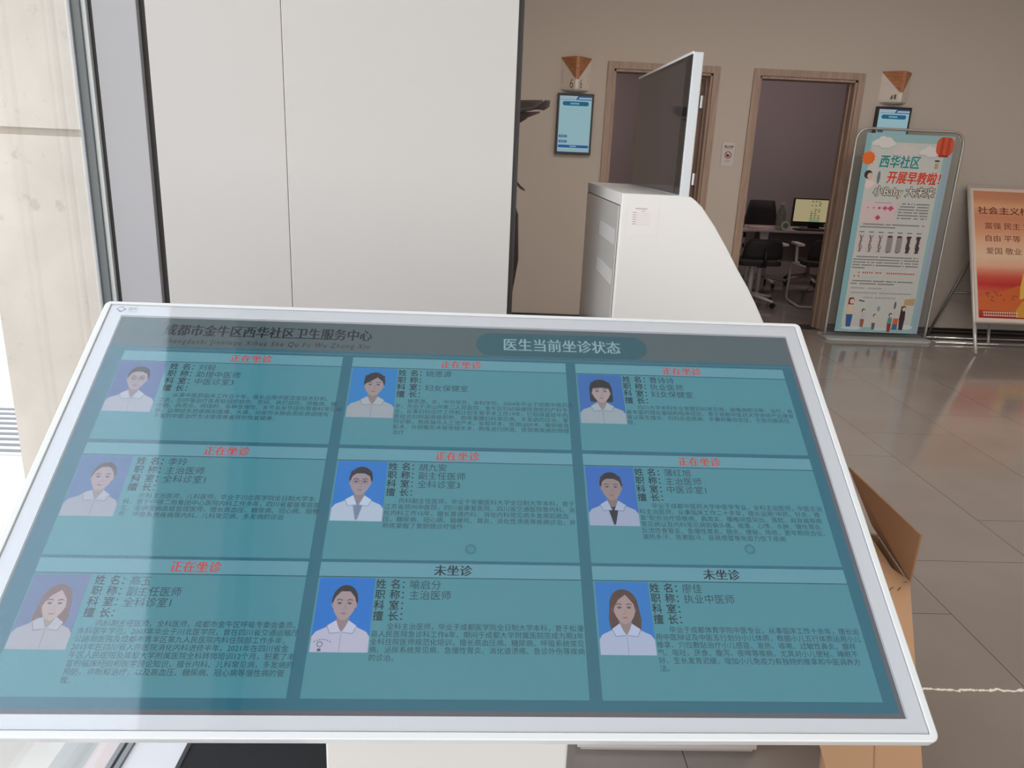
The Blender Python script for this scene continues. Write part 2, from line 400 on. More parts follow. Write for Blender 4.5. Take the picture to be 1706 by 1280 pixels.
# sill and door track on the floor along the facade
bm = bmesh.new(); abox(bm, -1.0, -0.915, YB, 2.6, -0.1, 0.002); struct(finish(bm, 'trim_2', mat('grey_stone_sill', (186, 186, 182), 0.7, noise=0.06, nscale=12)))
bm = bmesh.new(); abox(bm, -0.915, -0.862, YB, 2.6, -0.1, 0.008); struct(finish(bm, 'trim_3', mat('white_stone_threshold', (226, 212, 210), 0.6, noise=0.05)))
bm = bmesh.new(); abox(bm, -0.862, -0.850, YB, 2.6, 0, 0.012); abox(bm, -0.842, -0.830, YB, 2.6, 0, 0.012); abox(bm, -0.862, -0.83, YB, 2.6, 0, 0.004)
struct(finish(bm, 'trim_4', M_alu))
bm = bmesh.new(); abox(bm, -0.829, -0.701, YB, 1.75, 0, 0.006); struct(finish(bm, 'trim_5', mat('white_floor_border', (232, 229, 233), 0.5)))
# vertical metal profiles closing the facade at the column
def vbox(name, m, x0, x1, y0, y1): 
    bm = bmesh.new(); abox(bm, x0, x1, y0, y1, 0, H); return struct(finish(bm, name, m, bevel=0.001))
vbox('trim_6', mat('pale_lilac_metal_panel', (178, 176, 180), 0.5), -0.842, -0.75, 1.80, 1.86)
vbox('trim_7', M_dark, -0.852, -0.842, 1.805, 1.86)
def brush_mat():
    m = bpy.data.materials.new('brush_seal'); m.use_nodes = True; n = m.node_tree; b = n.nodes['Principled BSDF']
    g = n.nodes.new('ShaderNodeNewGeometry'); c = n.nodes.new('ShaderNodeTexChecker'); c.inputs['Scale'].default_value = 420
    c.inputs['Color1'].default_value = lin((222, 224, 224)); c.inputs['Color2'].default_value = lin((198, 201, 201))
    n.links.new(g.outputs['Position'], c.inputs['Vector']); n.links.new(c.outputs[0], b.inputs['Base Color']); return m
vbox('trim_8', brush_mat(), -0.862, -0.852, 1.795, 1.86)
vbox('trim_9', mat('mid_grey_profile', (112, 114, 116), 0.5), -0.880, -0.862, 1.79, 1.86)
vbox('trim_10', mat('light_grey_profile', (176, 180, 186), 0.5), -0.886, -0.880, 1.785, 1.86)

# column: dark metal carcass, two white cladding panels on its front
bm = bmesh.new(); abox(bm, -0.75, 0.066, 1.815, 2.45, 0, H)
colm = struct(finish(bm, 'wall_column', M_dark)); 
M_clad = mat('white_cladding_panel', (200, 195, 193), 0.45)
box('seam_filler', mat('pale_seam_filler', (236, 230, 228), 0.4), -0.4485, -0.4462, 1.8022, 1.815, 0.0, H, colm)
box('cladding_panel', M_clad, -0.7325, -0.4495, 1.80, 1.816, 0.0, H, colm, bevel=0.0012)
box('cladding_panel', M_clad, -0.4455, 0.054, 1.80, 1.816, 0.0, H, colm, bevel=0.0012)

# ceiling lamps of the lobby (lit panels)
for i, (x, y) in enumerate(((0.75, 4.3), (2.9, 4.3), (5.6, 3.4), (1.8, 2.6), (5.6, 0.8))):
    t = thing('ceiling_light', 'white rectangular ceiling light panel of the lobby', 'ceiling light', (x, y, H-0.03), group='ceiling light panels of the lobby')
    box('lamp_housing', M_white, x-0.62, x+0.62, y-0.17, y+0.17, H-0.03, H, t)
    box('diffuser', mat('lamp_diffuser', (255, 255, 255), 0.5, emit=(255, 244, 232), estr=21), x-0.6, x+0.6, y-0.15, y+0.15, H-0.036, H-0.03, t)

for x, side in ((3.6, 'right'), (0.6, 'left')):  # unseen light panels added to brighten the two offices
    t = thing('ceiling_light', 'unseen ceiling light panel added to brighten the office behind the %s door' % side, 'ceiling light', (x, 8.9, H-0.03))
    box('lamp_housing', M_white, x-0.62, x+0.62, 8.73, 9.07, H-0.03, H, t)
    box('diffuser', mat('office_fill_diffuser', (255, 255, 255), 0.5, emit=(255, 236, 230), estr=16.0), x-0.6, x+0.6, 8.75, 9.05, H-0.036, H-0.03, t)
# ================================================================== OUTSIDE
bm = bmesh.new(); abox(bm, -30, FX-0.13, -25, 40, -0.2, -0.012)
struct(finish(bm, 'ground_outside', concrete_material('outside_paving', (225, 218, 210), (205, 198, 190))))
bm = bmesh.new(); abox(bm, -1.895, -0.90, 3.03, 9.0, -0.02, 1.432); abox(bm, -1.895, -0.90, 3.03, 9.0, 1.458, 6.0); abox(bm, -1.88, -0.9, 3.06, 9.0, 1.42, 1.47)
struct(finish(bm, 'wall_outside', concrete_material('fair_faced_concrete', (214, 203, 192), (194, 183, 171))))
bm = bmesh.new(); abox(bm, -1.30, FX-0.10, -8, 3.03, 3.42, 3.6)  # unseen canopy added outside to dim the sky mirrored in the kiosk screen
struct(finish(bm, 'trim_added_canopy', mat('added_canopy_render', (205, 202, 200), 0.8)))
t = thing('drain_grate', 'grey slotted drain grate in the paving outside', 'drain', (-2.6, 3.75, -0.012))
bm = bmesh.new()
abox(bm, -3.4, -2.12, 3.42, 4.12, -0.012, -0.006)
finish(bm, 'grate_frame', mat('grate_grey', (205, 205, 207), 0.6), t)
bm = bmesh.new()
for k in range(9): abox(bm, -3.35, -2.16, 3.45+k*0.072, 3.475+k*0.072, -0.006, -0.002)
finish(bm, 'grate_slots', mat('grate_dark', (120, 122, 126), 0.7), t)

# ================================================================== MAIN KIOSK (landscape screen in front)
KO = Vector((-0.50211, 1.06578, 1.21053)); KX = Vector((0.9999, 0.01401, 0)); KV = Vector((0.0116, -0.82794, -0.5607)); KN = KV.cross(KX).normalized()
kiosk = thing('information_kiosk', 'large white landscape touch screen kiosk with tilted teal doctors display in the foreground', 'kiosk', (-0.03, 0.94, 0))
def kp(u, v, n=0.0): return KO+KX*u+KV*v+KN*n
def rr2(x0, y0, x1, y1, r, n=6):
    p = []
    for cx, cy, a in ((x1-r, y0+r, -PI/2), (x1-r, y1-r, 0), (x0+r, y1-r, PI/2), (x0+r, y0+r, PI)):
        p += [(cx+r*math.cos(a+PI/2*k/n), cy+r*math.sin(a+PI/2*k/n)) for k in range(n+1)]
    return p
OUT = (-0.0275, -0.0245, 0.9665, 0.5515); GRV = (-0.0190, -0.0193, 0.9587, 0.5440)
# rim: outer profile rings (u, v, n)
bm = bmesh.new(); prof = []
rings = []
def ringv(r, rad, n): 
    return [bm.verts.new(kp(u, v, n)) for u, v in rr2(*r, rad)]
def grow(r, g): return (r[0]-g, r[1]-g, r[2]+g, r[3]+g)
spec = [(GRV, 0.0015, -0.006), (GRV, 0.0015, 0.0006), (grow(GRV, 0.0006), 0.002, 0.0012), (grow(OUT, -0.0015), 0.007, 0.0012), (grow(OUT, -0.0004), 0.008, 0.0006), (OUT, 0.008, -0.001), (OUT, 0.008, -0.012), (grow(OUT, -0.004), 0.008, -0.020), (grow(OUT, -0.03), 0.008, -0.034), (grow(OUT, -0.16), 0.01, -0.060)]
rg = [ringv(*s_) for s_ in spec]
for a, b in zip(rg, rg[1:]):
    for k in range(len(a)): bm.faces.new((a[k], a[(k+1) % len(a)], b[(k+1) % len(a)], b[k]))
bm.faces.new(rg[-1])
bm.faces.new([bm.verts.new(kp(u, v, -0.006)) for u, v in rr2(*GRV, 0.0015)])
hs = finish(bm, 'housing', M_white, kiosk, label='white metal rim and back of the screen')
# white glass border (printed under the glass) as a frame with a rectangular opening
G2 = (GRV[0]+0.0008, GRV[1]+0.0008, GRV[2]-0.0008, GRV[3]-0.0008)
bm = bmesh.new()
o_ = [(G2[0], G2[1]), (G2[2], G2[1]), (G2[2], G2[3]), (G2[0], G2[3])]; i_ = [(0, 0), (0.941, 0), (0.941, 0.529), (0, 0.529)]
for n0 in (-0.0010,):
    vo = [bm.verts.new(kp(u, v, n0)) for u, v in o_]; vi = [bm.verts.new(kp(u, v, n0)) for u, v in i_]
    vb = [bm.verts.new(kp(u, v, -0.0052)) for u, v in i_]; vc = [bm.verts.new(kp(u, v, -0.0052)) for u, v in o_]
    for k in range(4):
        j = (k+1) % 4
        bm.faces.new((vo[k], vo[j], vi[j], vi[k])); bm.faces.new((vi[k], vi[j], vb[j], vb[k])); bm.faces.new((vo[k], vo[j], vc[j], vc[k])); bm.faces.new((vc[k], vc[j], vb[j], vb[k]))
finish(bm, 'screen_border', mat('white_printed_border', (225, 227, 234), 0.5), kiosk)
bm = bmesh.new()
prism(bm, [kp(u, v, -0.0007) for u, v in ((G2[0], G2[1]), (G2[2], G2[1]), (G2[2], G2[3]), (G2[0], G2[3]))], KN*0.0007)
finish(bm, 'cover_glass', glass('kiosk_cover_glass', (255, 255, 255), rough=0.04, ior=1.62), kiosk)
# maker's mark printed on the border
c = Canvas(kp(0, 0, -0.0009), KX, KV, KN, ink, 0.00003)
c.line([(-0.0095, -0.0108), (-0.0035, -0.0162), (0.0030, -0.0112), (-0.0030, -0.0056), (-0.0095, -0.0108)], 0.0012, (150, 152, 160), 1)
c.line([(-0.006, -0.0095), (-0.0030, -0.0056), (0.003, -0.0112)], 0.0018, (130, 132, 142), 2)
c.fit('融利', 0.0065, 0.0190, -0.0150, -0.0090, (150, 150, 158), 2)
c.line([(0.0068, -0.0068), (0.0195, -0.0068)], 0.0006, (165, 165, 172), 2)
c.build('maker_mark', kiosk)

# --- what the display shows
EC = 0.90
def disp(c): return emis(c, EC)
K = Canvas(kp(0, 0, -0.0046), KX*0.001, KV*0.001, KN, disp, 0.00009)
TEAL = (46, 104, 124); PAN = (76, 138, 152); PANT = (96, 150, 166); INK = (38, 62, 80); INKB = (30, 48, 62); RED = (192, 66, 66)
K.rect(0, 0, 941, 529, (96, 98, 106), 0)
K.rect(1, 1, 936, 523, TEAL, 1)
K.rect(1, 1, 936, 52.5, (84, 100, 106), 2)
K.rect(1, 56.5, 936, 58.2, (78, 116, 128), 2)
K.bfit('成都市金牛区西华社区卫生服务中心', 64, 347, 11, 32, (36, 40, 54), 3, 0.55)
K.fit('Chengdushi Jinniuqu Xihua She Qu Fu Wu Zhong Xin', 67, 346, 38.0, 49.0, (36, 42, 56), 3, slant=0.15, space=1.3)
K.ring(27, 32, 9, 11.5, (62, 92, 100), 3); K.ell(27, 32, 4.2, 6.2, (62, 92, 100), 3); K.rect(25.7, 23, 28.3, 41, (84, 100, 106), 4)
K.fit('卫生服务中心', 42, 70, 20, 28, (62, 94, 102), 3); K.rect(42, 31, 70, 33.5, (62, 94, 102), 3); K.rect(44, 37, 66, 39.5, (70, 98, 106), 3)
K.rrect(492, 9, 734, 51.5, 21.2, (50, 92, 104), 3)
K.bfit('医生当前坐诊状态', 531.5, 695.5, 18.5, 41.5, (138, 168, 174), 4, 0.4)

def portrait(K, x, y, w, h, o):
    """a plain passport-style photo: person in a white coat in front of a flat backdrop"""
    def X(a): return x+a*w
    def Y(a): return y+a*h
    K.rect(X(0), Y(0), X(1), Y(1), o.get('bg', (36, 116, 196)), 5)
    sk = o.get('skin', (150, 142, 146)); hair = o.get('hair', (46, 48, 56)); coat = o.get('coat', (168, 178, 200))
    cx = X(o.get('cx', 0.5)); cy = Y(o.get('cy', 0.37)); rx = 0.20*w; ry = 0.215*h
    st = o.get('style', 'short')
    if st == 'bob':
        K.ell(cx, cy-0.05*h, rx*1.30, ry*1.02, hair, 6); K.rrect(cx-rx*1.28, cy-0.06*h, cx+rx*1.28, cy+0.20*h, 0.05*w, hair, 6)
    elif st == 'long':
        K.ell(cx, cy-0.05*h, rx*1.32, ry*1.05, hair, 6)
        for s in (-1, 1):
            K.poly([(cx+s*rx*0.6, cy-0.1*h), (cx+s*rx*1.32, cy-0.06*h), (cx+s*rx*1.5, cy+0.15*h), (cx+s*rx*1.35, cy+0.30*h), (cx+s*rx*0.95, cy+0.34*h), (cx+s*rx*0.6, cy+0.2*h)][::s], hair, 6)
    elif st == 'bun':
        K.ell(cx, cy-0.055*h, rx*1.16, ry*1.0, hair, 6)
    else:
        K.ell(cx, cy-0.07*h, rx*1.17, ry*0.95, hair, 6)
    # shoulders
    K.poly([(X(0), Y(1)), (X(0), Y(0.80)), (X(0.06), Y(0.735)), (X(0.22), Y(0.68)), (X(0.36), Y(0.60)), (X(0.64), Y(0.60)), (X(0.78), Y(0.68)), (X(0.94), Y(0.735)), (X(1), Y(0.80)), (X(1), Y(1))], coat, 7)
    # neck and opening
    K.poly([(cx-0.10*w, cy+0.12*h), (cx-0.11*w, Y(0.62)), (cx, Y(0.74)), (cx+0.11*w, Y(0.62)), (cx+0.10*w, cy+0.12*h)], tuple(int(v*0.88) for v in sk), 8)
    if o.get('shirt'):
        K.poly([(cx-0.13*w, Y(0.64)), (cx-0.02*w, Y(0.98)), (cx+0.02*w, Y(0.98)), (cx+0.13*w, Y(0.64)), (cx, Y(0.70))], o['shirt'], 9)
    edge = tuple(int(v*0.72) for v in coat)
    for s in (-1, 1):
        K.poly([(cx+s*0.11*w, Y(0.585)), (cx+s*0.26*w, Y(0.66)), (cx+s*0.20*w, Y(0.76)), (cx+s*0.02*w, Y(0.745))], tuple(min(255, int(v*1.06)) for v in coat), 10)
        K.line([(cx+s*0.26*w, Y(0.66)), (cx+s*0.20*w, Y(0.76)), (cx+s*0.02*w, Y(0.745))], 0.012*w, edge, 11)
    K.line([(cx, Y(0.75)), (cx, Y(1.0))], 0.008*w, edge, 9)
    # face: egg shape, ears
    for s in (-1, 1): K.ell(cx+s*rx*1.0, cy+0.01*h, rx*0.12, ry*0.2, tuple(int(v*0.93) for v in sk), 11)
    P = []
    for k in range(32):
        a = 2*PI*k/32; yy = math.sin(a); wd = 1.0 if yy < 0 else 1-0.20*yy*yy
        P.append((cx+rx*wd*math.cos(a), cy+ry*yy))
    K.poly(P, sk, 12)
    # hairline
    if st in ('bun',):
        K.poly([(cx-rx*1.08, cy-0.01*h), (cx-rx*1.0, cy-ry*0.75), (cx-rx*0.5, cy-ry*1.12), (cx+rx*0.5, cy-ry*1.12), (cx+rx*1.0, cy-ry*0.75), (cx+rx*1.08, cy-0.01*h), (cx+rx*0.86, cy-ry*0.45), (cx+rx*0.4, cy-ry*0.82), (cx-rx*0.4, cy-ry*0.82), (cx-rx*0.86, cy-ry*0.45)], hair, 13)
    elif st == 'bob':
        K.poly([(cx-rx*1.1, cy+ry*0.3), (cx-rx*1.1, cy-ry*0.9), (cx, cy-ry*1.15), (cx+rx*1.1, cy-ry*0.9), (cx+rx*1.1, cy+ry*0.3), (cx+rx*0.88, cy-ry*0.34), (cx, cy-ry*0.42), (cx-rx*0.88, cy-ry*0.34)], hair, 13)
    elif st == 'long':
        K.poly([(cx-rx*1.08, cy+ry*0.5), (cx-rx*1.1, cy-ry*0.8), (cx-rx*0.1, cy-ry*1.15), (cx+rx*1.1, cy-ry*0.8), (cx+rx*1.08, cy+ry*0.5), (cx+rx*0.9, cy-ry*0.3), (cx+rx*0.2, cy-ry*0.9), (cx-rx*0.5, cy-ry*0.55), (cx-rx*0.92, cy-ry*0.05)], hair, 13)
    elif st == 'fringe':
        K.poly([(cx-rx*1.12, cy+ry*0.1), (cx-rx*1.08, cy-ry*0.9), (cx, cy-ry*1.18), (cx+rx*1.08, cy-ry*0.9), (cx+rx*1.12, cy+ry*0.1), (cx+rx*0.9, cy-ry*0.35), (cx+rx*0.3, cy-ry*0.75), (cx-rx*0.4, cy-ry*0.4), (cx-rx*0.92, cy-ry*0.15)], hair, 13)
    else:
        K.poly([(cx-rx*1.08, cy-ry*0.15), (cx-rx*1.05, cy-ry*0.85), (cx-rx*0.4, cy-ry*1.18), (cx+rx*0.4, cy-ry*1.18), (cx+rx*1.05, cy-ry*0.85), (cx+rx*1.08, cy-ry*0.15), (cx+rx*0.86, cy-ry*0.5), (cx+rx*0.3, cy-ry*0.72), (cx-rx*0.5, cy-ry*0.7), (cx-rx*0.9, cy-ry*0.45)], hair, 13)
    dk = (62, 60, 70); br = (80, 76, 84)
    for s in (-1, 1):
        ex = cx+s*rx*0.44; ey = cy-ry*0.04
        K.ell(ex, ey, rx*0.20, ry*0.055, (112, 104, 112), 14, 12); K.ell(ex, ey, rx*0.09, ry*0.055, dk, 15, 10)
        K.line([(ex-rx*0.22, ey-ry*0.03), (ex-rx*0.05, ey-ry*0.085), (ex+rx*0.22, ey-ry*0.03)], 0.008*w, dk, 15)
        K.line([(ex-s*rx*0.24, ey-ry*0.20), (ex+s*rx*0.05, ey-ry*0.27), (ex+s*rx*0.27, ey-ry*0.20)], 0.018*w, br, 14)
        if o.get('glasses'):
            K.line([(ex-rx*0.3, ey-ry*0.14), (ex+rx*0.3, ey-ry*0.14), (ex+rx*0.27, ey+ry*0.14), (ex-rx*0.27, ey+ry*0.14), (ex-rx*0.3, ey-ry*0.14)], 0.008*w, (90, 92, 104), 16)
    if o.get('glasses'): K.line([(cx-rx*0.14, cy-ry*0.1), (cx+rx*0.14, cy-ry*0.1)], 0.008*w, (90, 92, 104), 16)
    sh = tuple(int(v*0.82) for v in sk)
    K.line([(cx+rx*0.06, cy+ry*0.02), (cx+rx*0.14, cy+ry*0.32), (cx-rx*0.02, cy+ry*0.36), (cx-rx*0.15, cy+ry*0.32)], 0.009*w, sh, 14)
    K.poly([(cx-rx*0.28, cy+ry*0.58), (cx-rx*0.08, cy+ry*0.535), (cx, cy+ry*0.55), (cx+rx*0.08, cy+ry*0.535), (cx+rx*0.28, cy+ry*0.58), (cx+rx*0.1, cy+ry*0.65), (cx-rx*0.1, cy+ry*0.65)], o.get('lip', (148, 108, 116)), 14)
    K.line([(cx-rx*0.27, cy+ry*0.585), (cx+rx*0.27, cy+ry*0.585)], 0.006*w, (110, 84, 92), 15)
    if o.get('badge'):
        K.ring(X(0.16), Y(0.90), 0.035*w, 0.055*w, (120, 124, 140), 11, 16); K.rect(X(0.13), Y(0.955), X(0.19), Y(0.99), (90, 84, 100), 11)
        for k in range(7): K.rect(X(0.05+k*0.045), Y(0.86-0.03*math.sin(k/6*PI)), X(0.075+k*0.045), Y(0.875-0.03*math.sin(k/6*PI)), (118, 120, 134), 11)
CX = (22.0, 325.7, 629.4); CR = (312.0, 616.0, 922.0); RY = (62.0, 211.2, 364.2); RB = (205.7, 360.4, 511.8)
BUSY, FREE = '正在坐诊', '未坐诊'
cells = [
 (0, 0, BUSY, '刘毅', '助理中医师', '中医诊室3', ['    从事中医药临床工作近十年，擅长运用中医适宜技术针刺、', '艾灸、刮痧等治疗各类软组织损伤、劳损、跌打损伤、颈椎病、腰', '椎病、肩周炎、网球肘、各种急慢性、关节炎关节扭伤等骨科常见疾', '病，以神经系统疾病如面瘫、头痛，对疲劳水肿各类疾病调理有', '丰富的中医治疗方法使得患者得到恢复健康。'],
  dict(style='short', skin=(150, 140, 150), bg=(78, 100, 150), glasses=True, coat=(158, 164, 180))),
 (0, 1, BUSY, '姚思源', '', '妇女保健室', ['    姚思源，女，中共党员，本科学历。2004年毕业于成都中医药大', '学，先后于凉山州第二人民医院、金牛区妇幼保健院进修妇产科专', '业，从事妇科诊疗工作和计划生育手术工作19年，已取得基层中西', '医结合妇科副高级职称，熟练掌握妇科常见病、多发病的诊治，掌', '阴诊断，熟练操作人工流产术、安取环术、宫颈LEEP术、输卵管造', '影术、外阴整形术等常规手术，熟练进行阴道、宫颈等疾病的物理', '治疗'],
  dict(style='fringe', skin=(150, 138, 142), bg=(40, 122, 190), cx=0.52, cy=0.36, coat=(150, 160, 170))),
 (0, 2, BUSY, '曹诗诗', '执业医师', '妇女保健室', ['    四川大学本科毕业掌握妇科常见病，疑难病的诊断、治疗。有', '着丰富的理论基础和临床经验，曾于成都中医药大学进修产后康复', '善以医生擅长：妇科炎症疾病、多囊卵巢综合征、子宫内膜异位', '症。'],
  dict(style='bob', skin=(158, 146, 150), bg=(52, 104, 172), coat=(146, 160, 172))),
 (1, 0, BUSY, '李玲', '主治医师', '全科诊室1', ['    内科主治医师，儿科医师，毕业于川北医学院全日制大学本', '科，曾于中铁二局集团中心医院内科工作多年，四川省星级家庭医', '生，疾病慢病高级管理医师，擅长高血压、糖尿病、冠心病、脑梗', '死、呼吸系统疾病等内科、儿科常见病、多发病的诊治'],
  dict(style='bun', skin=(158, 146, 152), bg=(84, 112, 156), hair=(86, 76, 86), cx=0.55, cy=0.38, coat=(150, 156, 172))),
 (1, 1, BUSY, '胡九安', '副主任医师', '全科诊室3', ['    内科副主任医师，毕业于安徽医科大学全日制大学本科，曾于', '江苏省邳州中医院，四川省康复医院，四川省交通医院普内科、消', '化内科工作15年，擅长普通内科：消化内科常见病多发病如高血', '压、糖尿病、冠心病、脑梗死、胃炎、消化性溃疡等疾病诊治，并', '熟练掌握了胃肠镜诊疗操作'],
  dict(style='short', skin=(150, 140, 150), bg=(38, 116, 196), glasses=True, shirt=(112, 130, 160), badge=False, coat=(170, 186, 208))),
 (1, 2, BUSY, '蒲红旭', '主治医师', '中医诊室1', ['    毕业于成都中医药大学中医学专业，全科主治医师，中医主治', '科主治医师。从事临床工作二十多年，擅长运用“中药，针灸，推', '拿”配合治疗颈椎病、肩周炎、腰椎间盘突出、落枕、肩背痛等病', '常见病以及内科常见病如偏头痛、眩晕、心悸、水肿、慢性胃炎、', '反流性食管炎、急慢性胃炎、肠炎、便秘、痔疮、更年期综合征、', '潮热多汗、苦寒肢冷、容易感冒等免疫力低下疾病'],
  dict(style='short', skin=(142, 128, 130), bg=(52, 104, 184), shirt=(48, 50, 62), coat=(150, 164, 190))),
 (2, 0, BUSY, '高玉', '副主任医师', '全科诊室1', ['    内科副主任医师，全科医师，成都市金牛区呼吸专委会委员。', '本科医学学位，2007年毕业于川北医学院，曾在四川省交通运输厅', '公路局医院及成都市青羊区第九人民医院内科住院部工作多年，', '2015年在四川省人民医院消化内科进修半年，2021年在四川省金', '牛区人民医院及成都大学附属医院全科转岗培训12个月，积累了丰', '富的临床经验和医学理论知识，擅长内科、儿科常见病，多发病的', '预防、诊断和治疗，以及高血压、糖尿病、冠心病等慢性病的管', '理。'],
  dict(style='long', skin=(168, 152, 152), bg=(92, 110, 150), hair=(112, 86, 88), cx=0.55, cy=0.42, coat=(156, 158, 170))),
 (2, 1, FREE, '喻启分', '主治医师', '', ['    全科主治医师，毕业于成都医学院全日制大学本科，曾于松潘', '县人民医院急诊科工作6年，期间于成都大学附属医院完成为期3年', '全科住院医师规范化培训，擅长高血压病、糖尿病、呼吸系统常见', '病、泌尿系统常见病、急慢性胃炎、消化道溃疡、急诊外伤等疾病', '的诊治。'],
  dict(style='bun', skin=(158, 142, 148), bg=(30, 112, 198), badge=True, coat=(176, 178, 202))),
 (2, 2, FREE, '廖佳', '执业中医师', '', ['    毕业于成都体育学院中医专业，从事临床工作十余年，擅长运', '用中医辩证及中医五行划分小儿体质，根据小儿五行体质运用小儿', '推拿、穴位敷贴治疗小儿感冒、发热、咳嗽、过敏性鼻炎、腺样', '气、呕吐、厌食、腹泻、夜啼等疾病，尤其对小儿便秘、睡眠不', '好、生长发育迟缓、增加小儿免疫力有独特的推拿和中医调养方', '法。'],
  dict(style='long', skin=(160, 140, 140), bg=(44, 116, 190), hair=(84, 66, 64), cy=0.38, coat=(164, 176, 204))),
]
for r, cl, st, nm, job, room, body, face in cells:
    x0, x1, y0, y1 = CX[cl], CR[cl], RY[r], RB[r]
    K.rect(x0, y0, x1, y0+17.3, PANT, 3); K.rect(x0, y0+17.3, x1, y1, PAN, 3)
    K.rect(x0, y0+16.7, x1, y0+18.0, (44, 92, 108), 4)
    xc = (x0+x1)/2+(2 if cl else 24)
    if st == BUSY: K.bfit(st, xc-27, xc+27, y0+1.8, y0+14.6, RED, 5, 0.35)
    else: K.bfit(st, xc-21, xc+21, y0+1.8, y0+14.6, INKB, 5, 0.4)
    pw, ph = (60, 82.5)
    px = x0+2 if cl else x0+1
    portrait(K, px, y0+18.8, pw, ph, face)
    tx = x0+63 if cl else x0+66
    for k, (a, b) in enumerate((('姓 名：', nm), ('职 称：', job), ('科 室：', room), ('擅 长：', ''))):
        yy = y0+20.3+k*12.1
        K.text(a[0], tx, yy, 11.6, INKB, 5, bold=0.014); K.text(a[2]+'：', tx+16, yy, 11.6, INKB, 5, bold=0.014)
        if b: K.text(b, tx+37, yy+0.4, 11.6, INK, 5)
    for k, ln in enumerate(body):
        t_ = ln.strip(); K.text(t_, tx+(16 if ln.startswith(' ') else 0), y0+69.6+k*8.35, 7.8, INK, 5)
# round on-screen buttons
for x, y in ((491.8, 346), (817.5, 340)): K.ring(x, y, 3.4, 6.6, (58, 118, 134), 6); K.ell(x, y, 2.4, 2.4, (70, 130, 144), 6)
K.build('display', kiosk, label='lit display panel listing nine doctors on teal cards')
# pedestal under the screen
def kz(y): 
    # underside height of the housing at a given depth y (plane 6 cm below the glass)
    t = (KO.y-y)/(-KV.y); return KO.z+KV.z*t-0.034/KN.z
bm = bmesh.new()
prism(bm, [(-0.192, 0.85, 0.012), (-0.192, 1.02, 0.012), (-0.192, 1.02, kz(1.02)-0.03), (-0.192, 0.85, kz(0.85)-0.03)], (0.324, 0, 0))
finish(bm, 'pedestal', M_white_side, kiosk, bevel=0.003)
box('base_plate', M_white_side, -0.33, 0.27, 0.70, 1.18, 0.0, 0.012, kiosk, bevel=0.003)

# ================================================================== SECOND KIOSK (seen from its side)
k2 = thing('service_kiosk', 'white self service kiosk with curved back seen from the side, dark upright screen on top', 'kiosk', (0.45, 1.87, 0))
Y0, Y1 = 1.596, 2.16
crv = [(0.404, 1.378), (0.413, 1.3755), (0.424, 1.368), (0.437, 1.357), (0.466, 1.322), (0.497, 1.278), (0.527, 1.232), (0.552, 1.197), (0.575, 1.160), (0.599, 1.118), (0.628, 1.060), (0.655, 0.99), (0.682, 0.90), (0.703, 0.79), (0.718, 0.66), (0.727, 0.5), (0.731, 0.30), (0.732, 0.012)]
pts = [(0.272, 0.012), (0.272, 1.378)]+crv
bm = bmesh.new(); prism(bm, [(x, Y0, z) for x, z in pts], (0, Y1-Y0, 0))
finish(bm, 'body', M_white_side, k2, bevel=0.002)
box('plinth', mat('plinth_white', (214, 206, 204), 0.5), 0.282, 0.725, Y0+0.008, Y1-0.01, 0.0, 0.012, k2)
# door on the face turned to the left, standing proud by its panel thickness, with thin gaps around it
M_k2door = mat('glossy_grey_white', (196, 194, 192), 0.22, coat=0.4)
dr = box('door', M_k2door, 0.269, 0.2725, Y0+0.018, Y1-0.02, 0.06, 1.352, k2, bevel=0.0008)
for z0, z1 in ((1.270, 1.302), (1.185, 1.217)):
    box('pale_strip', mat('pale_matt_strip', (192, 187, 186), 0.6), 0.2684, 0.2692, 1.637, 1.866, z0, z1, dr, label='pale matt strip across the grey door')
box('door_gap', M_dark, 0.2712, 0.2722, Y0+0.0165, Y1-0.0185, 0.0585, 1.3535, k2)
# upright screen
s2 = box('screen', mat('white_screen_back', (206, 208, 212), 0.35), 0.388, 0.408, Y0, Y1, 1.376, 1.648, k2, bevel=0.002)
box('screen_glass', mat('dark_screen_glass', (26, 24, 27), 0.06, spec=0.55), 0.3865, 0.389, Y0+0.003, Y1-0.003, 1.3795, 1.644, s2, label='black glossy screen front')
box('screen_panel', mat('unlit_screen_panel', (62, 54, 57), 0.07, spec=0.5), 0.3858, 0.3866, Y0+0.045, Y1-0.03, 1.3805, 1.637, s2, label='dark grey unlit picture area')
box('screen_trim', M_white, 0.3855, 0.389, Y0, Y1, 1.644, 1.649, s2)
# small notice stuck on the side
nt_ = Canvas((0.287, Y0-0.0006, 1.3585), (0.001, 0, 0), (0, 0, -0.001), (0, -1, 0), ink, 0.0001)
nt_.rect(0, 0, 62, 62, (232, 226, 224), 0)
for k in range(8): nt_.rect(14+k*3.1, 8.2, 16.2+k*3.1, 10.8, (178, 166, 164), 1)
for k in range(2): nt_.rect(27+k*4, 13, 30+k*4, 15, (192, 182, 180), 1)
for k in range(6):
    nt_.rect(9, 16.5+k*4.6, 17, 18.4+k*4.6, (190, 178, 176), 1); nt_.rect(18, 18.2+k*4.6, 46, 18.7+k*4.6, (192, 184, 182), 1)
nt_.build('paper_notice', k2, label='small white printed notice near the top edge')

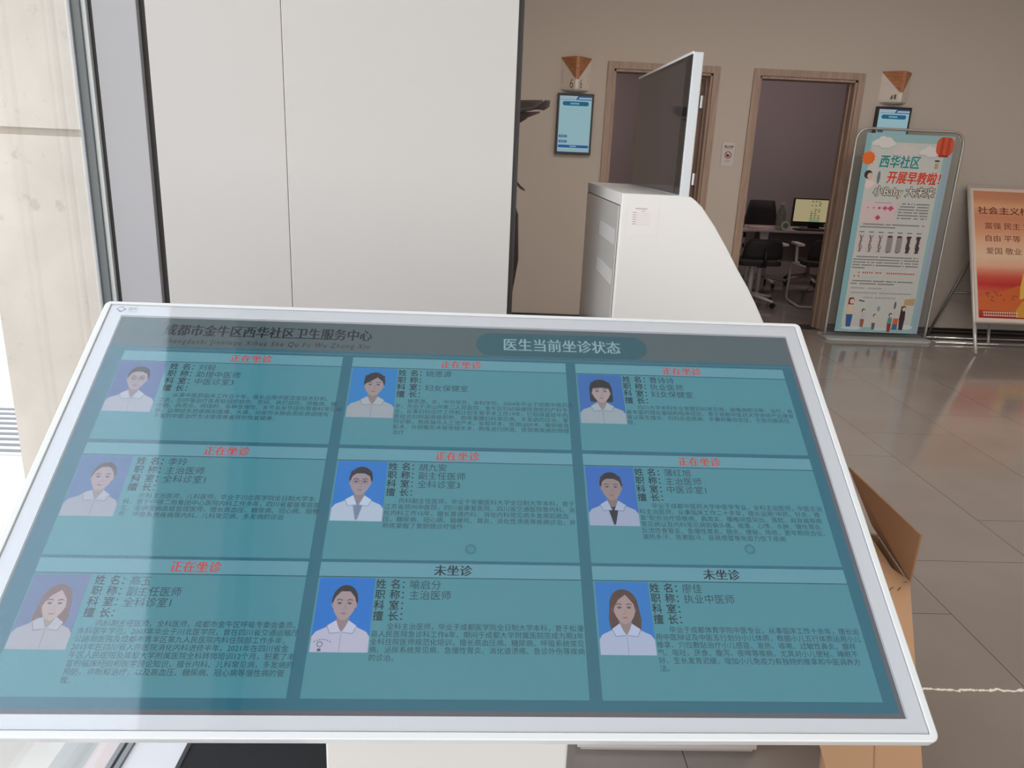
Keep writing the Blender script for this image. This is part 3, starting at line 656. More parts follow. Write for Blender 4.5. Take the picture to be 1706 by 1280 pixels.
# ================================================================== CARDBOARD BOX, MAT
def carton_mat(name, a, b):
    return mat(name, a, 0.8, noise=0.05, nscale=2.0, stretch=(2, 2, 14))
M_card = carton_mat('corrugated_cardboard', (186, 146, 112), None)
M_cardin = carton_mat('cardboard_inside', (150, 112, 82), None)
bxo = thing('cardboard_box', 'open brown cardboard box standing on the floor right of the foreground kiosk', 'box', (0.86, 1.5, 0))
A = Vector((1.093, 1.686, 0)); B = Vector((0.72, 0.935, 0)); Cc = Vector((1.135, 1.93, 0)); Dd = Vector((0.955, 1.99, 0)); Ee = Vector((0.632, 1.15, 0)); Ff = Vector((0.60, 0.99, 0))
foot = [B, A, Cc, Vector((1.085, 1.96, 0)), Vector((0.80, 1.40, 0)), Vector((0.645, 0.98, 0))]; ZB = 0.45
cen = sum(foot, Vector())/6
def inset(p, t):
    d = cen-p; return p+d.normalized()*t
bm = bmesh.new(); n_ = len(foot)
ot = [bm.verts.new(p+Vector((0, 0, ZB))) for p in foot]; ob_ = [bm.verts.new(p) for p in foot]
it = [bm.verts.new(inset(p, 0.006)+Vector((0, 0, ZB))) for p in foot]; ib = [bm.verts.new(inset(p, 0.006)+Vector((0, 0, 0.008))) for p in foot]
for k in range(n_):
    j = (k+1) % n_
    bm.faces.new((ob_[k], ob_[j], ot[j], ot[k])); bm.faces.new((ot[k], ot[j], it[j], it[k])); bm.faces.new((it[k], it[j], ib[j], ib[k]))
bm.faces.new(ob_); bm.faces.new(ib)
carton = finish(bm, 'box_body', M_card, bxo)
def slab(name, quad, t, m, parent, label=None):
    bm = bmesh.new(); q = [Vector(p) for p in quad]; n = (q[1]-q[0]).cross(q[2]-q[0]).normalized()*t
    prism(bm, q, n); return finish(bm, name, m, parent, label=label, bevel=0.0008)
up = Vector((0, 0, 1))
# near flap pushed down flat, far flap standing up and leaning outwards, end flaps
fl1 = slab('flap', [B+up*(ZB+0.003), A+up*(ZB+0.003), A+(Ee-B)*0.9+Vector((0.02, 0.02, ZB+0.003)), Ee+Vector((0.0, 0.0, ZB+0.003)), Ff+up*(ZB+0.003)], 0.005, M_card, bxo, 'closed flap lying flat')
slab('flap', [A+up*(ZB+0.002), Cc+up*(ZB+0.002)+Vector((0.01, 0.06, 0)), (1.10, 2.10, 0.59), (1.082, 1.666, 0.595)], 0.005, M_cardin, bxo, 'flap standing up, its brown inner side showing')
slab('flap', [A+Vector((-0.02, 0.01, ZB+0.002)), Cc+Vector((-0.025, 0.0, ZB+0.002)), Cc+Vector((-0.075, 0.01, ZB-0.015)), A+Vector((-0.075, 0.02, ZB-0.015))], 0.004, M_card, bxo)
slab('flap', [Dd+up*(ZB+0.002), Cc+up*(ZB+0.002), Cc+Vector((0.06, 0.15, ZB-0.08)), Dd+Vector((0.06, 0.15, ZB-0.08))], 0.005, M_card, bxo)
# fold crease and printed marks on the flat flap
fc = Canvas(B+up*(ZB+0.0086), (A-B).normalized(), Vector((-(A-B).y, (A-B).x, 0)).normalized(), up, ink, 0.0002)
Lf = (A-B).length
fc.line([(0.0, 0.078), (Lf, 0.072)], 0.0016, (150, 112, 84), 1)
for p0, p1 in (((Lf-0.05, 0.022), (Lf-0.072, 0.030)), ((Lf-0.058, 0.038), (Lf-0.078, 0.048)), ((0.215, 0.012), (0.197, 0.016)), ((0.212, 0.022), (0.192, 0.028)), ((Lf-0.012, 0.006), (Lf-0.022, 0.016))):
    fc.line([p0, p1], 0.0022, (70, 56, 46), 1)
fc.build('printed_marks', fl1)

t = thing('floor_mat', 'dark charcoal floor mat behind the foot of the foreground kiosk', 'mat', (-0.34, 1.45, 0))
box('mat_pile', mat('charcoal_mat', (36, 36, 38), 0.95, noise=0.2, nscale=120), -0.688, 0.02, 1.2, 1.60, 0.0, 0.010, t)
bm = bmesh.new(); abox(bm, -0.700, -0.688, 1.19, 1.615, 0, 0.013); abox(bm, -0.700, 0.032, 1.60, 1.615, 0, 0.013); abox(bm, 0.02, 0.032, 1.19, 1.615, 0, 0.013); abox(bm, -0.70, 0.032, 1.185, 1.2, 0, 0.013)
finish(bm, 'mat_border', mat('mat_rubber', (62, 62, 64), 0.6), t, bevel=0.002)

# ================================================================== THINGS ON THE FAR WALL
def wall_display(label, x0, x1, z0, z1, extra):
    t = thing('wall_display', label, 'display', ((x0+x1)/2, D-0.02, z0), group='portrait displays beside the doors')
    bm = bmesh.new(); abox(bm, x0, x1, D-0.04, D, z0, z1)
    fr = finish(bm, 'casing', M_black, t, bevel=0.003)
    W_, H_ = (x1-x0)*1000, (z1-z0)*1000
    c = Canvas((x0, D-0.0404, z1), (0.001, 0, 0), (0, 0, -0.001), (0, -1, 0), lambda q: emis(q, 0.95), 0.0003)
    m_ = 17
    c.rect(m_, m_+4, W_-m_, H_-m_-4, (136, 168, 176), 0)
    c.rect(m_, m_+4, W_-m_, m_+34, (150, 166, 176), 1)
    c.poly([(W_*0.5, m_+34), (W_*0.56, m_+4), (W_-m_, m_+4), (W_-m_, m_+14), (W_*0.60, m_+14), (W_*0.57, m_+27), (W_-m_, m_+27), (W_-m_, m_+34)], (52, 84, 124), 2)
    c.rect(m_+4, m_+15, W_*0.48, m_+17, (110, 130, 146), 2); c.rect(m_+4, m_+30, W_*0.5, m_+33, (60, 92, 128), 2)
    c.rrect(m_+26, m_+46, W_-m_-24, m_+80, 16, (38, 92, 122), 1)
    for k in range(5): c.rrect(W_*0.36+k*15, m_+56, W_*0.36+12+k*15, m_+70, 3, (120, 158, 168), 2)
    if extra:
        for y in (330, 372):
            c.rrect(m_+6, y, m_+78, y+20, 9, (42, 96, 124), 1); c.rect(m_+18, y+6, m_+66, y+13, (116, 150, 162), 2)
        c.rrect(m_+4, 410, W_-m_-6, 432, 8, (46, 84, 136), 1); c.rect(W_*0.4, 416, W_*0.58, 425, (130, 160, 178), 2)
        c.line([(m_+40, 130), (W_-m_-60, 132)], 2, (126, 158, 160), 1); c.line([(m_+60, 150), (W_-m_-40, 152)], 2, (128, 160, 158), 1)
        c.rect(m_+4, 448, W_-m_-10, 456, (124, 160, 168), 1)
    else:
        c.rrect(m_+8, 190, m_+60, 206, 7, (40, 70, 90), 1)
        for y in (330, 372): c.rrect(m_+6, y, m_+78, y+20, 9, (42, 96, 124), 1)
        c.rrect(m_+4, 410, W_-m_-6, 432, 8, (46, 84, 136), 1)
    c.build('lit_screen', t)
wall_display('black portrait display left of the left door, under the sign numbered 6', 0.556, 0.858, 1.444, 1.93, True)
wall_display('black portrait display right of the right door, half hidden by the banner', 3.262, 3.558, 1.45, 1.942, False)

def door_sign(label, xc, z0, z1, six):
    wv = 0.125; yb = D; yf = D-0.125
    t = thing('door_sign', label, 'sign', (xc, D, z0), group='wedge shaped signs beside the doors')
    cut = 0.03
    bm = bmesh.new()
    # white wedge with chamfered lower corners
    def ringz(z, ww, f): return [bm.verts.new((xc-ww, yb, z)), bm.verts.new((xc-0.012, f, z)), bm.verts.new((xc+0.012, f, z)), bm.verts.new((xc+ww, yb, z))]
    R_ = [ringz(z0, wv-cut, yf+0.03), ringz(z0+0.012, wv-0.006, yf+0.004), ringz(z0+0.03, wv, yf), ringz(z1-0.004, wv, yf)]
    for a, b in zip(R_, R_[1:]):
        for k in range(4): bm.faces.new((a[k], a[(k+1) % 4], b[(k+1) % 4], b[k]))
    bm.faces.new(R_[0][::-1]); bm.faces.new(R_[-1])
    finish(bm, 'sign_body', mat('sign_white', (216, 205, 196), 0.5), t, bevel=0.002)
    bm = bmesh.new(); e = 0.003; zt = z1; zl = z0+0.36*(z1-z0)
    nl = Vector((-(yb-yf), -(wv-0.012), 0)).normalized()*e; nr = Vector((yb-yf, -(wv-0.012), 0)).normalized()*e
    prism(bm, [(xc-wv-0.002, yb, zt), (xc-0.012, yf-0.002, zt), (xc-0.012, yf-0.002, zl)], nl)
    prism(bm, [(xc+wv+0.002, yb, zt), (xc+0.012, yf-0.002, zt), (xc+0.012, yf-0.002, zl)], nr)
    prism(bm, [(xc-0.013, yf-0.002, zt), (xc+0.013, yf-0.002, zt), (xc+0.013, yf-0.002, zl-0.004), (xc-0.013, yf-0.002, zl-0.004)], (0, -e, 0))
    prism(bm, [(xc-wv, yb, zt-0.004), (xc-0.012, yf, zt-0.004), (xc+0.012, yf, zt-0.004), (xc+wv, yb, zt-0.004)], (0, 0, 0.007))
    finish(bm, 'wooden_cap', M_signwood, t)
    # lettering on both slanted faces
    for s in (-1, 1):
        d = Vector((s*(wv-0.012), (yb-yf), 0)).normalized(); Lw = math.hypot(wv-0.012, yb-yf)
        # u runs left to right as read
        if s < 0: O = Vector((xc-wv, yb, z1)); ux = -Vector((d.x, d.y, 0))
        else: O = Vector((xc+0.012, yf, z1)); ux = d
        nn = Vector((s*(yb-yf), -(wv-0.012), 0)).normalized()
        c = Canvas(O+nn*0.0008, ux*0.001, (0, 0, -0.001), nn, ink, 0.0003)
        hh = (z1-z0)*1000
        if six:
            c.fit('6', (108 if s < 0 else 22), (146 if s < 0 else 56), hh*0.64, hh*0.915, (120, 104, 96), 1)
            if s < 0:
                for k in range(7): c.rect(16, hh*0.32+k*18, 30, hh*0.32+10+k*18, (196, 184, 176), 1)
            else:
                for k in range(4): c.rect(136, hh*0.45+k*22, 146, hh*0.45+12+k*22, (176, 160, 150), 1)
        elif s < 0:
            c.poly([(96, hh*0.87), (104, hh*0.77), (120, hh*0.72), (118, hh*0.87)], (110, 100, 88), 1)
            c.rrect(128, hh*0.72, 146, hh*0.87, 4, (110, 100, 88), 1)
            for k in range(3): c.rect(30+k*22, hh*0.36+k*9, 44+k*22, hh*0.36+4+k*9, (190, 178, 168), 1)
        c.build('sign_lettering', t)
door_sign('wood and white wedge sign with the number 6 left of the left door', 0.697, 1.945, 2.205, True)
door_sign('wood and white wedge sign with a dark symbol right of the right door', 3.395, 1.965, 2.215, False)

t = thing('no_smoking_sign', 'small white no smoking notice on the wall between the two doors', 'sign', (2.045, D, 1.4))
box('plate', mat('sign_plate', (196, 188, 184), 0.4), 1.987, 2.105, D-0.004, D, 1.398, 1.608, t)
c = Canvas((1.987, D-0.0042, 1.608), (0.001, 0, 0), (0, 0, -0.001), (0, -1, 0), ink, 0.0004)
c.line([(3, 3), (115, 3), (115, 207), (3, 207), (3, 3)], 1.6, (120, 112, 112), 1)
c.fit('禁止吸烟', 22, 97, 34, 54, (30, 28, 30), 2, bold=0.02)
c.fit('NO SMOKING', 26, 92, 58, 64, (70, 64, 64), 2)
c.ring(60, 112, 23, 30, (150, 66, 66), 2); 
c.rect(42, 112, 72, 118, (50, 44, 46), 3); c.rrect(46, 106, 68, 126, 4, (60, 50, 52), 3); c.line([(40, 98), (80, 128)], 5, (150, 66, 66), 4); c.line([(66, 104), (72, 98), (68, 94)], 2, (60, 50, 52), 3)
c.rect(34, 158, 86, 161, (150, 130, 130), 2); c.rect(40, 166, 78, 169, (150, 130, 130), 2)
c.build('sign_print', t)

# ================================================================== BANNER IN CLEAR ACRYLIC STAND
t = thing('banner_stand', 'tall clear acrylic display stand with pale blue community baby class poster beside the right door', 'banner stand', (3.43, 6.5, 0))
M_acr = glass('clear_acrylic', (236, 240, 240), 0.05, 1.49, veil=0.04, veilc=(200, 205, 208))
bm = bmesh.new()
out = [(2.992, 0.012), (3.872, 0.012), (3.872, 1.66), (3.80, 1.742), (3.06, 1.742), (2.992, 1.66)]
prism(bm, [(x, 6.508, z) for x, z in out], (0, 0.010, 0))
finish(bm, 'acrylic_sheet', M_acr, t)
bm = bmesh.new()
p = arc_path([(x, 6.512, z) for x, z in ((2.985, 0.10), (2.985, 1.75), (3.88, 1.75), (3.88, 0.10))], 0.11)
tube(bm, [(2.985, 6.512, 0.03)]+p+[(3.88, 6.512, 0.03)], 0.011, 10)
finish(bm, 'frame_tube', mat('satin_tube', (178, 176, 170), 0.3, metal=0.5), t, smooth=True)
bm = bmesh.new()
bp = rr2(2.965, 6.40, 3.90, 6.66, 0.05); prism(bm, [(x, y, 0.0) for x, y in bp], (0, 0, 0.022))
finish(bm, 'base', mat('stand_base_grey', (176, 178, 178), 0.3), t, bevel=0.003)
CM = 0.01; PW, PH = 73.5, 165.0
box('poster_sheet', mat('poster_backing', (190, 196, 196), 0.6), 3.062, 3.797, 6.500, 6.503, 0.065, 1.715, t)
c = Canvas((3.062, 6.4994, 1.715), (CM, 0, 0), (0, 0, -CM), (0, -1, 0), lambda q: ink(q, 0.45), 0.0005)
BG = (196, 200, 198); BL = (150, 186, 192); BL2 = (156, 174, 190)
c.rect(0, 0, PW, PH, BL, 0)
c.poly([(0, 0), (0, PH), (3, PH), (7, 90), (5, 30), (4, 0)], (136, 182, 192), 1)
c.rrect(5, 6.5, PW-7, PH-4.5, 2.5, BG, 1)
c.poly([(PW-4, 0), (PW-4.5, PH), (PW, PH), (PW, 0)], BL2, 1)
def cloud(x, y, k, col=(214, 214, 214)):
    sh = (170, 178, 182)
    for dy, cc, L_ in ((0.7, sh, 2), (0, col, 3)):
        for (a, b, r) in ((0, 0, 3.2), (4, -2.2, 3.6), (8.5, -1.2, 3.8), (12, 0.6, 2.8), (5, 1.4, 3.6), (9, 1.8, 3.0), (-2.6, 0.8, 2.2)): c.ell(x+a*k, y+(b+dy)*k, r*k, r*0.8*k, cc, L_, 18)
cloud(10, 7, 1.0); cloud(29, 13.5, 1.15, (206, 200, 200)); cloud(50, 13, 0.9)
for a in range(12):
    c.poly([(4.5+3.6*math.cos(a*PI/6), 19.5+3.6*math.sin(a*PI/6)), (4.5+6.6*math.cos(a*PI/6+0.26), 19.5+6.6*math.sin(a*PI/6+0.26)), (4.5+3.6*math.cos(a*PI/6+0.52), 19.5+3.6*math.sin(a*PI/6+0.52))], (226, 150, 60), 2)
c.ell(4.5, 19.5, 5.0, 5.0, (226, 110, 52), 3)
c.rrect(59, 0.8, 73.3, 15.5, 5.0, (206, 92, 66), 4); c.rrect(62.5, 1.2, 65.0, 15.3, 1.2, (182, 66, 46), 5); c.rrect(67.5, 1.2, 70.5, 15.3, 1.4, (186, 72, 50), 5); c.rect(62, 14.8, 70, 16.4, (150, 50, 40), 5)
c.rect(60, 19, 64, 20.4, (70, 74, 70), 3); c.rect(60.5, 21.5, 63.5, 26, (176, 160, 120), 3)
def outlined(tx, x0, x1, y0, y1, col, oc, off=0.05, s=0.0):
    for a in range(8):
        dx, dy = 0.62*math.cos(a*PI/4), 0.62*math.sin(a*PI/4); c.fit(tx, x0+dx, x1+dx, y0+dy, y1+dy, oc, 4, slant=s)
    for dx, dy in ((0, 0), (0.3, 0), (-0.3, 0), (0, 0.25), (0, -0.25)) if off > 0.02 else ((0, 0), (0.16, 0)): c.fit(tx, x0+dx, x1+dx, y0+dy, y1+dy, col, 6, slant=s)
outlined('西华社区', 14.5, 48, 16.5, 26.5, (52, 138, 138), (214, 220, 220), 0.035, 0.12)
outlined('开展早教啦！', 22.5, 67.5, 29, 38.8, (206, 74, 60), (228, 206, 200), 0.035, 0.12)
outlined('小Baby 大未来', 13, 65, 41, 50.5, (222, 218, 210), (92, 84, 76), 0.012, 0.08)
# tiny illustration of a child reading
c.ell(6.5, 32.5, 3.4, 3.4, (58, 50, 54), 2); c.ell(8.2, 33.5, 2.4, 2.4, (220, 184, 170), 3); c.poly([(6, 37), (11, 37), (14, 40), (8, 44), (5, 42)], (224, 206, 200), 2); c.ell(15.5, 34.5, 1.3, 5.2, (112, 120, 130), 2)
c.rrect(6, 53.5, 35, 71, 1.0, (210, 192, 196), 3)
c.rect(16, 54.4, 30, 55.0, (176, 150, 156), 4)
for k, r in enumerate((0.6, 0.8, 1.3, 1.9, 2.3)): c.poly([(11+k*4.8-r*1.2, 59), (11+k*4.8, 59-r), (11+k*4.8+r*1.2, 59), (11+k*4.8, 59+r)], (190, 90, 112), 4)
c.poly([(18, 67), (20.5, 64.6), (23, 67), (20.5, 69)], (186, 78, 104), 4)
def greek(x0, x1, y, n, col, wch=1.0, h=1.25, pitch=2.35, layer=3, last=0.7):
    for k in range(n):
        xe = x1 if k < n-1 else x0+(x1-x0)*last; x = x0+(2.4 if k == 0 else 0)
        while x < xe-wch:
            if random.random() > 0.08:
                yy = y+k*pitch; c.rect(x, yy, x+wch*0.82, yy+h*0.28, col, layer); c.rect(x, yy+h*0.42, x+wch*0.78, yy+h*0.62, col, layer); c.rect(x+wch*0.25, yy, x+wch*0.5, yy+h, col, layer+1)
            x += wch*1.12
greek(37, 63, 54.5, 6, (84, 84, 84), last=1.0); greek(7, 63, 69.0+3, 2, (84, 84, 84), last=0.55)
for k in range(7):
    x = 6.5+k*8.2; c.rect(x+0.6, 78.5, x+5.0, 79.3, (120, 114, 114), 3)
    c.rect(x, 80.5, x+6.4, 96.5, (204, 192, 192), 3)
    dk = (120, 112, 112) if k < 3 else (70, 66, 68)
    c.line([(x+2, 81.5), (x+3.6, 86), (x+2.4, 90), (x+3.8, 95.5)], 1.2 if k < 3 else 2.6, dk, 4); c.line([(x+4.6, 81.5), (x+2.4, 87), (x+4.8, 92), (x+2.0, 95.5)], 0.7 if k < 3 else 1.6, dk, 4)
    if k in (3, 4): c.rect(x+0.8, 83, x+5.8, 95, (150, 142, 144), 5)
greek(6, 63, 99.2, 5, (92, 92, 92), last=0.2)
greek(9.5, 62, 112.5, 1, (200, 96, 74), 1.7, 1.6, last=1.0); greek(6.0, 20, 115.6, 1, (200, 96, 74), 1.7, 1.6)
greek(6, 62, 119.8, 2, (84, 84, 84), last=0.7)
greek(6, 42, 126.0, 1, (150, 152, 152), 1.5, 1.3, last=0.9); greek(6, 64, 130.0, 1, (150, 152, 152), 1.5, 1.3, last=1.0); greek(18, 50, 134.0, 1, (150, 152, 152), 1.5, 1.3, last=1.0)
# small figures along the foot of the poster: adults and children
def fig(x, y, k, hair, top, legs, long=False):
    if long: c.poly([(x-2.1*k, y-2*k), (x+1.4*k, y-2.4*k), (x+2.2*k, y+4.5*k), (x-2.4*k, y+4.5*k)], hair, 3)
    c.ell(x, y, 2.2*k, 2.4*k, hair, 4); c.ell(x+0.5*k, y+0.6*k, 1.6*k, 1.8*k, (224, 190, 176), 5)
    c.poly([(x-2.2*k, y+3*k), (x+2.2*k, y+3*k), (x+2.8*k, y+11*k), (x-2.6*k, y+11*k)], top, 4)
    c.poly([(x-2.4*k, y+10.5*k), (x+2.6*k, y+10.5*k), (x+2.2*k, y+20*k), (x-1.4*k, y+20*k)], legs, 5)
fig(10.5, 137.5, 1.15, (120, 74, 66), (214, 196, 178), (56, 96, 156), True)
fig(22.5, 146, 0.72, (58, 50, 50), (190, 190, 194), (156, 96, 90))
fig(33, 150, 0.62, (84, 56, 54), (216, 196, 186), (90, 96, 100))
fig(47.0, 149, 0.75, (64, 60, 66), (84, 150, 146), (150, 60, 56))
fig(57.5, 143, 0.95, (84, 44, 46), (66, 50, 52), (70, 56, 60), True)
c.rect(50, 152, 54.5, 157, (206, 110, 60), 4); c.rect(50, 157, 54.5, 162, (70, 110, 150), 4); c.poly([(57, 135), (57, 140), (66, 140), (66, 134)], (190, 160, 120), 4)
c.ell(49.5, 140.5, 1.0, 3.4, (110, 104, 108), 4); c.line([(17, 137), (22, 138)], 1.0, (70, 66, 66), 4); c.ell(35.5, 144, 1.4, 2.4, (150, 158, 156), 3)
c.ell(14, PH-3.5, 9, 1.6, (206, 214, 218), 5); c.ell(40, PH-3.2, 8, 1.4, (196, 206, 210), 5); c.ell(62, PH-5.5, 6, 2.2, (206, 214, 218), 5)
c.build('poster_print', t)

# ================================================================== RED POSTER ON METAL EASEL STAND
t = thing('poster_easel', 'silver metal easel stand holding a red and gold poster at the right edge', 'easel', (4.6, 6.4, 0))
BL0 = Vector((4.09, 6.20, 0.247)); TL0 = Vector((4.165, 6.79, 1.325)); ex = Vector((0.98, 0.0, 0)); bu = TL0-BL0
nb = ex.cross(bu).normalized(); 
if nb.y > 0: nb = -nb
bm = bmesh.new()
prism(bm, [BL0, BL0+ex, BL0+ex+bu, TL0], -nb*0.006)
bd = finish(bm, 'poster_board', mat('poster_board', (200, 186, 178), 0.5), t)
bm = bmesh.new(); tube(bm, [BL0, TL0, TL0+ex, BL0+ex], 0.016, 8, closed=True)
finish(bm, 'frame', mat('satin_aluminium', (206, 202, 196), 0.35, metal=0.4), t)
bm = bmesh.new()
dn = bu.normalized()
foot1 = BL0-dn*(BL0.z/dn.z)
tube(bm, [BL0, foot1+Vector((0, 0, 0.004))], 0.014, 8); finish(bm, 'leg', MATS['satin_aluminium'], t, smooth=True)
bm = bmesh.new(); tube(bm, [BL0+ex, foot1+ex+Vector((0, 0, 0.004))], 0.014, 8); finish(bm, 'leg', MATS['satin_aluminium'], t, smooth=True)
M_rod = mat('grey_rod', (140, 132, 126), 0.4, metal=0.5)
bm = bmesh.new(); tube(bm, [(4.42, 6.78, 0.98), (4.05, 6.76, 0.012)], 0.012, 8); finish(bm, 'rear_leg', M_rod, t, smooth=True)
bm = bmesh.new(); tube(bm, [(4.88, 6.78, 0.98), (5.15, 6.76, 0.012)], 0.012, 8); finish(bm, 'rear_leg', M_rod, t, smooth=True)
bm = bmesh.new(); tube(bm, [(4.20, 6.77, 0.40), (5.04, 6.77, 0.40)], 0.010, 8); finish(bm, 'cross_bar', M_rod, t, smooth=True)
bm = bmesh.new(); tube(bm, [(3.93, 6.62, 0.014), (5.3, 6.62, 0.014)], 0.010, 8); tube(bm, [(3.93, 6.42, 0.014), (5.3, 6.42, 0.014)], 0.010, 8); 
finish(bm, 'base_rail', mat('bright_steel', (235, 232, 228), 0.18, metal=0.8), t, smooth=True)
for x in (4.28, 4.40):
    bm = bmesh.new(); tube(bm, arc_path([(x, 6.42, 0.02), (x, 6.44, 0.09), (x+0.12, 6.66, 0.28)], 0.03), 0.012, 8); finish(bm, 'brace', MATS['satin_aluminium'], t, smooth=True)
c = Canvas(TL0+nb*0.0005+ex.normalized()*0.0, ex.normalized()*0.01, -dn*0.01, nb, lambda q: ink(q, 0.4), 0.0005)
Lw, Lh = 98.0, bu.length*100
c.rect(0.5, 0.5, Lw-0.5, Lh-0.5, (214, 196, 186), 0)
stops = [(0, (196, 132, 104)), (0.06, (200, 140, 108)), (0.12, (222, 168, 130)), (0.2, (206, 138, 108)), (0.30, (212, 150, 118)), (0.42, (222, 178, 148)), (0.52, (224, 192, 164)), (0.60, (220, 168, 140)), (0.68, (196, 84, 66)), (0.74, (180, 44, 44)), (0.80, (196, 92, 60)), (0.9, (190, 66, 46)), (1.0, (150, 30, 32))]
NB = 60
for k in range(NB):
    tt = (k+0.5)/NB
    for (a, ca), (b, cb) in zip(stops, stops[1:]):
        if a <= tt <= b: f_ = (tt-a)/(b-a); q = tuple(int(ca[i]+(cb[i]-ca[i])*f_) for i in range(3)); break
    c.rect(4, 4+(Lh-8)*k/NB, Lw-4, 4+(Lh-8)*(k+1)/NB, q, 1)
TX = (120, 60, 52)
c.fit('社会主义核心价值观', 7, 91, 18.5, 25.5, (104, 56, 48), 3, bold=0.01)
for (s_, y) in (('富强 民主 文明 和谐', 33), ('自由 平等 公正 法治', 44.5), ('爱国 敬业 诚信 友善', 56)): c.fit(s_, 13, 78, y, y+6, TX, 3)
# ridge with a watch tower in gold along the foot
c.poly([(4, 101), (12, 98), (22, 96), (34, 92), (44, 88), (52, 90), (70, 99), (94, 104), (94, 116), (4, 112)], (196, 96, 46), 3)
c.poly([(36, 112), (42, 104), (50, 100), (64, 98), (94, 110), (94, 118), (36, 118)], (204, 146, 58), 4)
c.poly([(44, 80), (52, 80), (52, 98), (40, 102), (41, 92)], (216, 176, 76), 4); c.poly([(52, 78), (66, 78), (66, 98), (46, 104), (50, 94)], (72, 52, 54), 5); c.rect(51, 76, 67, 79, (160, 52, 46), 6)
for k in range(5): c.rect(44+k*1.9, 78.6, 45+k*1.9, 80, (216, 176, 76), 4)
for k in range(16):
    a, b = random.uniform(8, 36), random.uniform(94, 103); c.poly([(a, b), (a+2.5, b+1.4), (a+0.6, b+2.2)], (150, 70, 40), 5)
for y in (113.5, 116):
    for k in range(15): c.rect(8+k*2.0, y, 9.4+k*2.0, y+1.4, (222, 190, 170), 6)
c.build('poster_print', bd)

# ================================================================== PLANT BEHIND THE COLUMN
t = thing('potted_plant', 'dry dark brown plant leaves poking out from behind the white column', 'plant', (-0.18, 2.72, 0))
bm = bmesh.new(); lathe(bm, [(0.11, 0), (0.15, 0.30), (0.16, 0.32), (0.145, 0.32), (0.14, 0.27)], -0.18, 2.72, 24); finish(bm, 'pot', mat('plant_pot', (120, 112, 104), 0.6), t, smooth=True)
bm = bmesh.new(); tube(bm, [(-0.18, 2.72, 0.25), (-0.175, 2.71, 0.9), (-0.16, 2.70, 1.55)], 0.014, 8); tube(bm, [(-0.18, 2.72, 0.25), (-0.15, 2.68, 0.8), (-0.09, 2.66, 1.36)], 0.010, 8); finish(bm, 'stem', mat('dry_stem', (84, 70, 60), 0.8), t, smooth=True)
def leaf(path, widths, side, col):
    bm = bmesh.new(); P = [Vector(p) for p in path]; sd = Vector(side).normalized(); rows = []
    for i, (p, wd) in enumerate(zip(P, widths)):
        tg = (P[min(i+1, len(P)-1)]-P[max(i-1, 0)]).normalized(); nn = tg.cross(sd).normalized()
        rows.append([bm.verts.new(p+sd*wd*k+nn*(0.35*wd*abs(k))) for k in (-1, -0.5, 0, 0.5, 1)]+[bm.verts.new(p+sd*wd*k+nn*(0.35*wd*abs(k))+nn*0.003) for k in (1, 0.5, 0, -0.5, -1)])
    for a, b in zip(rows, rows[1:]):
        for k in range(10): bm.faces.new((a[k], a[(k+1) % 10], b[(k+1) % 10], b[k]))
    bm.faces.new(rows[0][::-1]); bm.faces.new(rows[-1])
    return finish(bm, 'leaf', col, t, smooth=True)
ML = mat('dry_leaf', (92, 78, 74), 0.75, noise=0.25, nscale=12, stretch=(1, 1, 6))
leaf([(-0.16, 2.70, 1.55), (-0.04, 2.65, 1.58), (0.06, 2.61, 1.580), (0.135, 2.6, 1.590), (0.165, 2.6, 1.604)], [0.006, 0.022, 0.022, 0.016, 0.004], (0, 0.3, 1), ML)
leaf([(-0.16, 2.70, 1.55), (0.03, 2.63, 1.575), (0.15, 2.60, 1.585), (0.172, 2.60, 1.592), (0.188, 2.60, 1.598)], [0.004, 0.010, 0.006, 0.016, 0.009], (0.1, 0.2, 1), ML)
leaf([(-0.16, 2.70, 1.54), (-0.04, 2.65, 1.55), (0.06, 2.62, 1.556), (0.12, 2.61, 1.562), (0.158, 2.61, 1.572)], [0.004, 0.018, 0.016, 0.009, 0.002], (0, 0.3, 1), ML)
leaf([(-0.16, 2.70, 1.53), (-0.03, 2.66, 1.54), (0.06, 2.63, 1.53), (0.10, 2.62, 1.545), (0.118, 2.62, 1.553)], [0.004, 0.016, 0.014, 0.006, 0.002], (0, 0.3, 1), ML)
leaf([(-0.09, 2.66, 1.36), (0.02, 2.62, 1.40), (0.085, 2.61, 1.358), (0.105, 2.61, 1.337), (0.12, 2.61, 1.328)], [0.004, 0.010, 0.008, 0.005, 0.003], (0, 0.3, 1), ML)
leaf([(-0.09, 2.66, 1.36), (0.04, 2.63, 1.36), (0.09, 2.62, 1.25), (0.095, 2.62, 1.10), (0.088, 2.62, 0.97)], [0.004, 0.014, 0.012, 0.014, 0.003], (1, 0.3, 0), ML)
leaf([(-0.16, 2.70, 1.55), (-0.25, 2.75, 1.70), (-0.36, 2.78, 1.74), (-0.44, 2.8, 1.66)], [0.004, 0.03, 0.03, 0.004], (0, 1, 0.2), ML)
leaf([(-0.17, 2.71, 1.2), (-0.28, 2.68, 1.3), (-0.38, 2.66, 1.28), (-0.45, 2.66, 1.18)], [0.004, 0.03, 0.03, 0.004], (0, 1, 0.2), ML)

